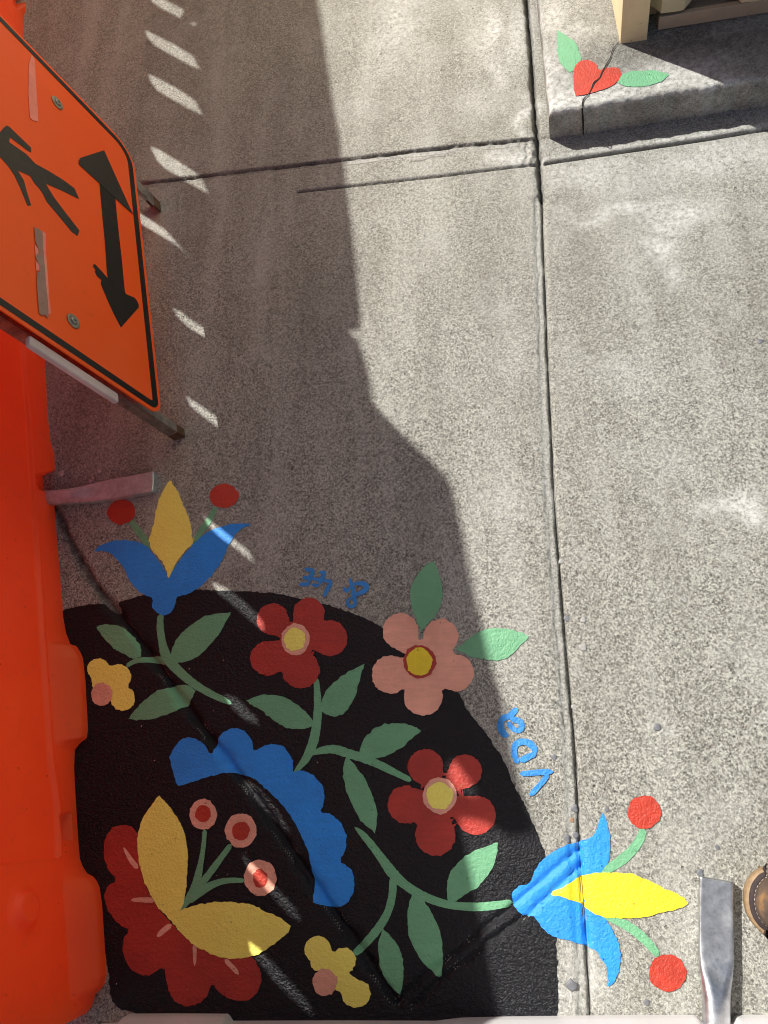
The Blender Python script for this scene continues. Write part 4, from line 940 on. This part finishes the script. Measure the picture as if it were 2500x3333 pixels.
mb.build('tape_residue', M['tape2'], panel); mb = MB(); flat(mb, uvp(c4([(330, 285), (366, 330), (370, 368), (340, 400)])), .0007, .0003); flat(mb, uvp(c4([(338, 440), (372, 480), (376, 540), (344, 535)])), .0010, .0003); mb.build('tape_scrap', M['tape2'], panel); mb = MB()
flat(mb, uvp(q1([(180, 415), (200, 350), (218, 382), (222, 460), (236, 690), (241, 775), (205, 765), (188, 748), (178, 600)])), .0007, .0003); mb.build('tape_residue', M['tape2'], panel)
for bp in (c4([(705, 1025)])[0], q1([(362, 655)])[0]):
    c = uvs(*bp); rs = []
    for r, o_ in ((.0115, .0004), (.0115, .0016), (.0098, .0022), (.0060, .0020), (.0058, .0034), (.0048, .0044), (.0022, .0044), (.0020, .0030)):
        rs.append([sp3(c+r*np.array([math.cos(a), math.sin(a)]), o_) for a in np.linspace(0, 2*np.pi, 25)[:-1]])
    mb = MB(); mb.rings(rs); mb.build('bolt', M['bolt'], sign)
# legs: steel angle behind each side, standing on the ground, with rusty ends
up = -dn
for k, (tp, w_) in enumerate((((523, 664), .026), ((604, 1424), .017))):
    T0 = G(*tp); 
    u3 = up/up[2]
    side = eu*(1 if k == 0 else -1); 
    o_ = T0-eu*(w_*1.0 if k == 1 else w_*.15)
    bk = -SN*.020
    mb = MB(); mb.box(o_+u3*.020, eu*w_, bk*.16, u3*.60, .0006); mb.box(o_+u3*.020+(eu*w_*.88 if k == 1 else eu*0), eu*w_*.12, bk, u3*.60, .0004)
    leg = mb.build('leg', M['galv_sign'], sign)
    mb = MB(); mb.box(o_+u3*.0005, eu*w_, bk*.17, u3*.0198, .0006); mb.box(o_+u3*.0005+(eu*w_*.88 if k == 1 else eu*0), eu*w_*.12, bk, u3*.0198, .0004)
    mb.build('leg_end', M['rust'], leg, label='rusty leg end')
# rear legs and hinge
for k in range(2):
    o_ = sp3((uA+.02 if k == 0 else uB-.045, .55), -.03); e_ = np.array([o_[0]-.34, o_[1]-.05, .001])
    mb = MB(); mb.box(e_, eu*.024, np.array([-.004, 0, 0]), o_-e_); mb.build('rear_leg', M['galv_sign'], sign)
mb = MB(); mb.box(sp3((uA+.02, .535), -.034), eu*(uB-uA-.04), -SN*.006, vv*.03); mb.build('top_bar', M['galv_sign'], sign)
e1, e2 = uvs(*q2([(212, 575)])[0]), uvs(*q2([(775, 950)])[0]); e3 = uvs(*q2([(207, 612)])[0])
mb = MB(); mb.box(sp3(e1-np.array([.006, 0]), -.006), sp3(e2)-sp3(e1), sp3((e1[0]+.016, e1[1]))-sp3(e1), -SN*.010, .0025); mb.build('edge_strip', M['edgew'], sign, label='worn white strip along the sign side')

# ------------------------------------------------------------------ person at the right edge: boots and trouser legs
def leather():
    m, nt, b = newmat('brown_leather'); co = coords(nt)
    n = noise(nt, co, 26, 5, .65)
    c = ramp(nt, n, [(0.34, (.045, .034, .030)), (0.52, (.10, .066, .045)), (0.66, (.30, .155, .05))])
    nt.links.new(c, b.inputs['Base Color']); b.inputs['Roughness'].default_value = .5
    nt.links.new(bump(nt, noise(nt, co, 300, 4, .6), .0008, .4), b.inputs['Normal']); return m
def simple(name, rgb, rough=.7, sc=120, var=.25):
    m, nt, b = newmat(name); n = noise(nt, coords(nt), sc, 4, .6)
    nt.links.new(ramp(nt, n, [(.3, tuple(x*(1-var) for x in rgb)), (.7, tuple(min(1, x*(1+var)) for x in rgb))]), b.inputs['Base Color'])
    b.inputs['Roughness'].default_value = rough; nt.links.new(bump(nt, n, .001, .3), b.inputs['Normal']); return m
M['leather'] = leather(); M['welt'] = simple('tan_welt', (.27, .18, .095), .6); M['gapdark'] = simple('dark_welt_seam', (.035, .022, .022), .8)
M['thread'] = simple('white_thread', (.75, .70, .64), .8); M['denim'] = simple('denim', (.04, .06, .11), .9, 400); M['chip'] = simple('chip', (.52, .47, .46), .8)
ZW = .024
toe = [G(*p, ZW)[:2] for p in c8([(737, 170), (600, 215), (480, 275), (370, 390), (280, 530), (225, 700), (205, 870), (215, 1050), (260, 1260), (350, 1460), (480, 1630), (600, 1730), (737, 1855)])]
t0, t1_ = toe[0], toe[-1]; ax = np.array([.965, -.25]); ax /= np.linalg.norm(ax); nx2 = np.array([-ax[1], ax[0]])
tip = toe[6]
def bl(a, b): return tip+ax*a+nx2*b
outl = [np.array(p) for p in toe]+[bl(.085, -.054), bl(.13, -.050), bl(.18, -.040), bl(.235, -.038), bl(.275, -.028), bl(.292, 0.0), bl(.275, .028), bl(.235, .038), bl(.18, .042), bl(.13, .050), bl(.085, .055)]
outl = smooth_poly(outl, True, 5)
cB = bl(.14, 0)
def offs(P, d):
    P = np.array(P); T = np.roll(P, -1, 0)-np.roll(P, 1, 0); T /= np.linalg.norm(T, axis=1)[:, None]
    Nn = np.stack([-T[:, 1], T[:, 0]], 1); s_ = np.sign(((cB-P)*Nn).sum(1).mean()); return P+Nn*s_*d
person = empty('person', (*bl(.22, -.02), 0)); tag(person, 'person in worn brown leather boots and dark trousers, only one boot toe in view', 'person')
def boot(shift, rot=0.0):
    c_, s2_ = math.cos(rot), math.sin(rot)
    def tr(P, z): 
        P = np.array(P)-cB; P = np.stack([P[:, 0]*c_-P[:, 1]*s2_, P[:, 0]*s2_+P[:, 1]*c_], 1)+cB+np.array(shift)
        return [(p[0], p[1], z) for p in P]
    mb = MB(); mb.rings([tr(offs(outl, .003), .001), tr(offs(outl, .0005), .004), tr(offs(outl, 0), .012), tr(offs(outl, .0), .021), tr(offs(outl, .0012), ZW), tr(offs(outl, .0044), ZW+.0006)]); sole = mb.build('sole', M['welt'], bt, True)
    mb = MB(); mb.rings([tr(offs(outl, .0030), ZW-.001), tr(offs(outl, .0032), ZW+.0014), tr(offs(outl, .0080), ZW+.0018)]); mb.build('seam', M['gapdark'], sole, True)
    # upper: vamp rising to the instep, then the shaft
    rs = []; O = np.array(outl); a = (O-tip)@ax; 
    for t, ins, zt in ((0, .0085, .026), (.08, .0085, .033), (.2, .0100, .045), (.4, .0165, .058), (.6, .026, .067), (.8, .036, .073), (1.0, .044, .078)):
        Q = offs(outl, min(ins, .012)); Q = cB+(Q-cB)*1.0
        extra = max(0, ins-.012)
        sgn = (Q-tip)@nx2; Q = Q-np.outer(np.clip(sgn/.05, -1, 1)*extra, nx2)+np.outer(np.clip(1-a/.10, 0, 1)*extra*1.2, ax)
        z = zt+np.clip((a-.05)/.12, 0, 1)*t*.075+np.clip((.10-a)/.1, 0, 1)*0.0
        pp = tr(Q, 0); rs.append([(p[0], p[1], zz) for p, zz in zip(pp, z)])
    for zt, s_, cc in ((.165, .56, .205), (.20, .60, .21), (.24, .64, .215)):
        ctr = bl(cc, 0); th = np.linspace(0, 2*np.pi, len(O)+1)[:-1]
        Q = []
        for p in O:
            d_ = p-bl(.16, 0); an = math.atan2(d_@nx2, d_@ax); Q.append(ctr+ax*math.cos(an)*.058*s_/.6+nx2*math.sin(an)*.046*s_/.6)
        rs.append(tr(Q, zt))
    mb = MB(); mb.rings(rs); up_ = mb.build('upper', M['leather'], bt, True)
    mb = MB(); L = offs(outl, .0088); d = np.r_[0, np.cumsum(np.linalg.norm(np.diff(L, axis=0), axis=1))]
    t = 0
    while t < d[-1]-.004:
        seg = []
        for q in (t, t+.0016, t+.0032): seg.append(np.array([np.interp(q, d, L[:, 0]), np.interp(q, d, L[:, 1])]))
        rr = []
        for i, q in enumerate(seg):
            T = seg[min(i+1, 2)]-seg[max(i-1, 0)]; T /= np.linalg.norm(T)+1e-9; nn = np.array([-T[1], T[0]]); r = .00055*(1.0 if i == 1 else .7)
            rr.append([tr([q+nn*math.cos(a_)*r], ZW+.0032+math.sin(a_)*r)[0] for a_ in np.linspace(0, 2*np.pi, 7)[:-1]])
        mb.rings(rr); t += .0047
    mb.build('stitching', M['thread'], up_)
for sh_, rt in (((0, 0), 0), ((.13, .27), -.12)):
    bt = empty('boot', (0, 0, 0)); bt.parent = person; bt.matrix_parent_inverse = Matrix.Translation(-Vector(person.location))
    # keep the plain parent chain: the boot's origin sits at the world origin through the person
    bt.matrix_parent_inverse = Matrix.Identity(4); bt.location = -Vector(person.location)
    boot(sh_, rt)
mb = MB()
for (sx, sy) in ((0, 0), (.13, .27)):
    c0 = bl(.215, 0)+np.array([sx, sy]); hip = bl(.30, 0)+np.array([.05, .135+(.045 if sy else -.045)]); rs = []
    for z, r in ((.20, .072), (.28, .074), (.42, .074), (.52, .072), (.66, .082), (.80, .092)):
        t = (z-.2)/.6; c = c0*(1-t)+hip*t; rs.append([(c[0]+r*math.cos(a_)*(1+.03*math.sin(3*a_+z*20)), c[1]+r*math.sin(a_)*(1+.03*math.sin(2*a_+z*30)), z) for a_ in np.linspace(0, 2*np.pi, 25)[:-1]])
    mb.rings(rs)
hp = bl(.30, 0)+np.array([.05, .135]); rs = []
for z, rx_, ry_ in ((.78, .09, .14), (.84, .105, .17), (.92, .11, .175), (1.0, .10, .16)):
    rs.append([(hp[0]+rx_*math.cos(a_), hp[1]+ry_*math.sin(a_), z) for a_ in np.linspace(0, 2*np.pi, 25)[:-1]])
mb.rings(rs); mb.build('trousers', M['denim'], person, True)

# ------------------------------------------------------------------ small loose things
def stone(name, px, py, r, mat, flat_=.5, seed=0, n=9, sink=0.0):
    rg = np.random.default_rng(seed); c = G(px, py)[:2]
    k = rg.uniform(.72, 1.2, n); a0 = rg.uniform(0, 6.3)
    z0 = float(height(c[0], c[1]))-sink; rs = []
    for s_, z in ((.9, 0), (1, .35), (.82, .8), (.4, 1.0)):
        rs.append([(r*s_*k[i]*math.cos(a0+6.2832*i/n), r*s_*k[i]*math.sin(a0+6.2832*i/n), z*r*flat_) for i in range(n)])
    mb = MB(); mb.rings(rs); o = mb.build(name, mat, None, True); o.location = (c[0], c[1], z0+.0002); return o
M['peb'] = [simple('pebble_grey', (.16, .165, .18), .5), simple('pebble_light', (.34, .34, .32), .5), simple('pebble_brown', (.30, .19, .11), .5)]
peb = [(1827, 1825, .0046, 1), (1846, 2012, .0050, 0), (1899, 2016, .0048, 1), (1899, 2107, .0058, 1), (1870, 2302, .0042, 1), (2141, 2367, .0050, 0), (2228, 1953, .0036, 1), (1804, 2464, .0040, 0), (1870, 2632, .0052, 0), (1861, 2669, .0034, 2), (1845, 2730, .0046, 0), (1873, 2718, .0040, 0), (1976, 2633, .0032, 0), (2279, 2840, .0044, 0), (1860, 3207, .0070, 0), (2334, 2758, .0030, 0), (2105, 3262, .0036, 0), (1746, 1460, .0048, 1), (2475, 1111, .0042, 0)]
where = ['in the joint strip above the coral flower leaf', 'dark, in the long joint level with the coral flower', 'just right of the long joint', 'pale oval one right of the joint', 'round glassy one in the joint strip', 'large dark one alone on the open sunlit slab', 'thin pale one high on the right slab', 'left of the joint near the painted letter D', 'long one in the joint above the blue tulip', 'orange brown one in the joint above the tulip', 'touching the top of the sunlit tulip', 'second one at the top of the sunlit tulip', 'small dark one right of the joint above the tulip', 'beside the end of the steel foot', 'largest one, left of the joint near the white barricade', 'small one between the red berry and the boot', 'small one near the bottom right berry', 'set in the slab left of the joint, halfway up', 'dark one at the far right edge of the slab']
for i, (x, y, r, m_) in enumerate(peb):
    o = stone('pebble', x, y, r, M['peb'][m_], .28, i+3, 10, sink=.0004); tag(o, 'small pebble in the concrete, '+where[i], 'pebble', 'pebbles in the sidewalk')
chips = c6([(365, 220, 9.5), (640, 132, 5), (805, 190, 7), (730, 275, 5.5), (700, 315, 7.5)])
lab = ['large pale chip of paint nearest the orange barricade', 'small pale chip farthest up between barricade and foot', 'pale rounded chip above the steel foot', 'pale chip touching the one by the steel foot', 'pale chip lying right against the steel foot']
for i, (x, y, r) in enumerate(chips):
    o = stone('paint_chip', x, y, r/1390*.85, M['chip'], .12, i+40, 8); tag(o, lab[i], 'chip', 'pale chips by the steel foot')
mb = MB()
for i in range(46):
    if i < 30: x, y = rng.uniform(170, 420), rng.uniform(1380, 1700)
    else: x, y = rng.uniform(290, 1100), rng.uniform(2000, 3250)
    c = G(x, y)[:2]; r = rng.uniform(.0004, .0013); z0 = float(height(c[0], c[1]))+.0006
    a0 = rng.uniform(0, 6); mb.add([(c[0]+r*math.cos(a0+k*1.257)*rng.uniform(.6, 1.2), c[1]+r*math.sin(a0+k*1.257)*rng.uniform(.6, 1.2), z0) for k in range(5)]+[(c[0], c[1], z0+r*.6)], [(k, (k+1) % 5, 5) for k in range(5)])
o = mb.build('grit', M['chip']); tag(o, 'fine pale grit scattered by the barricade and over the black paint', 'grit', kind='stuff')
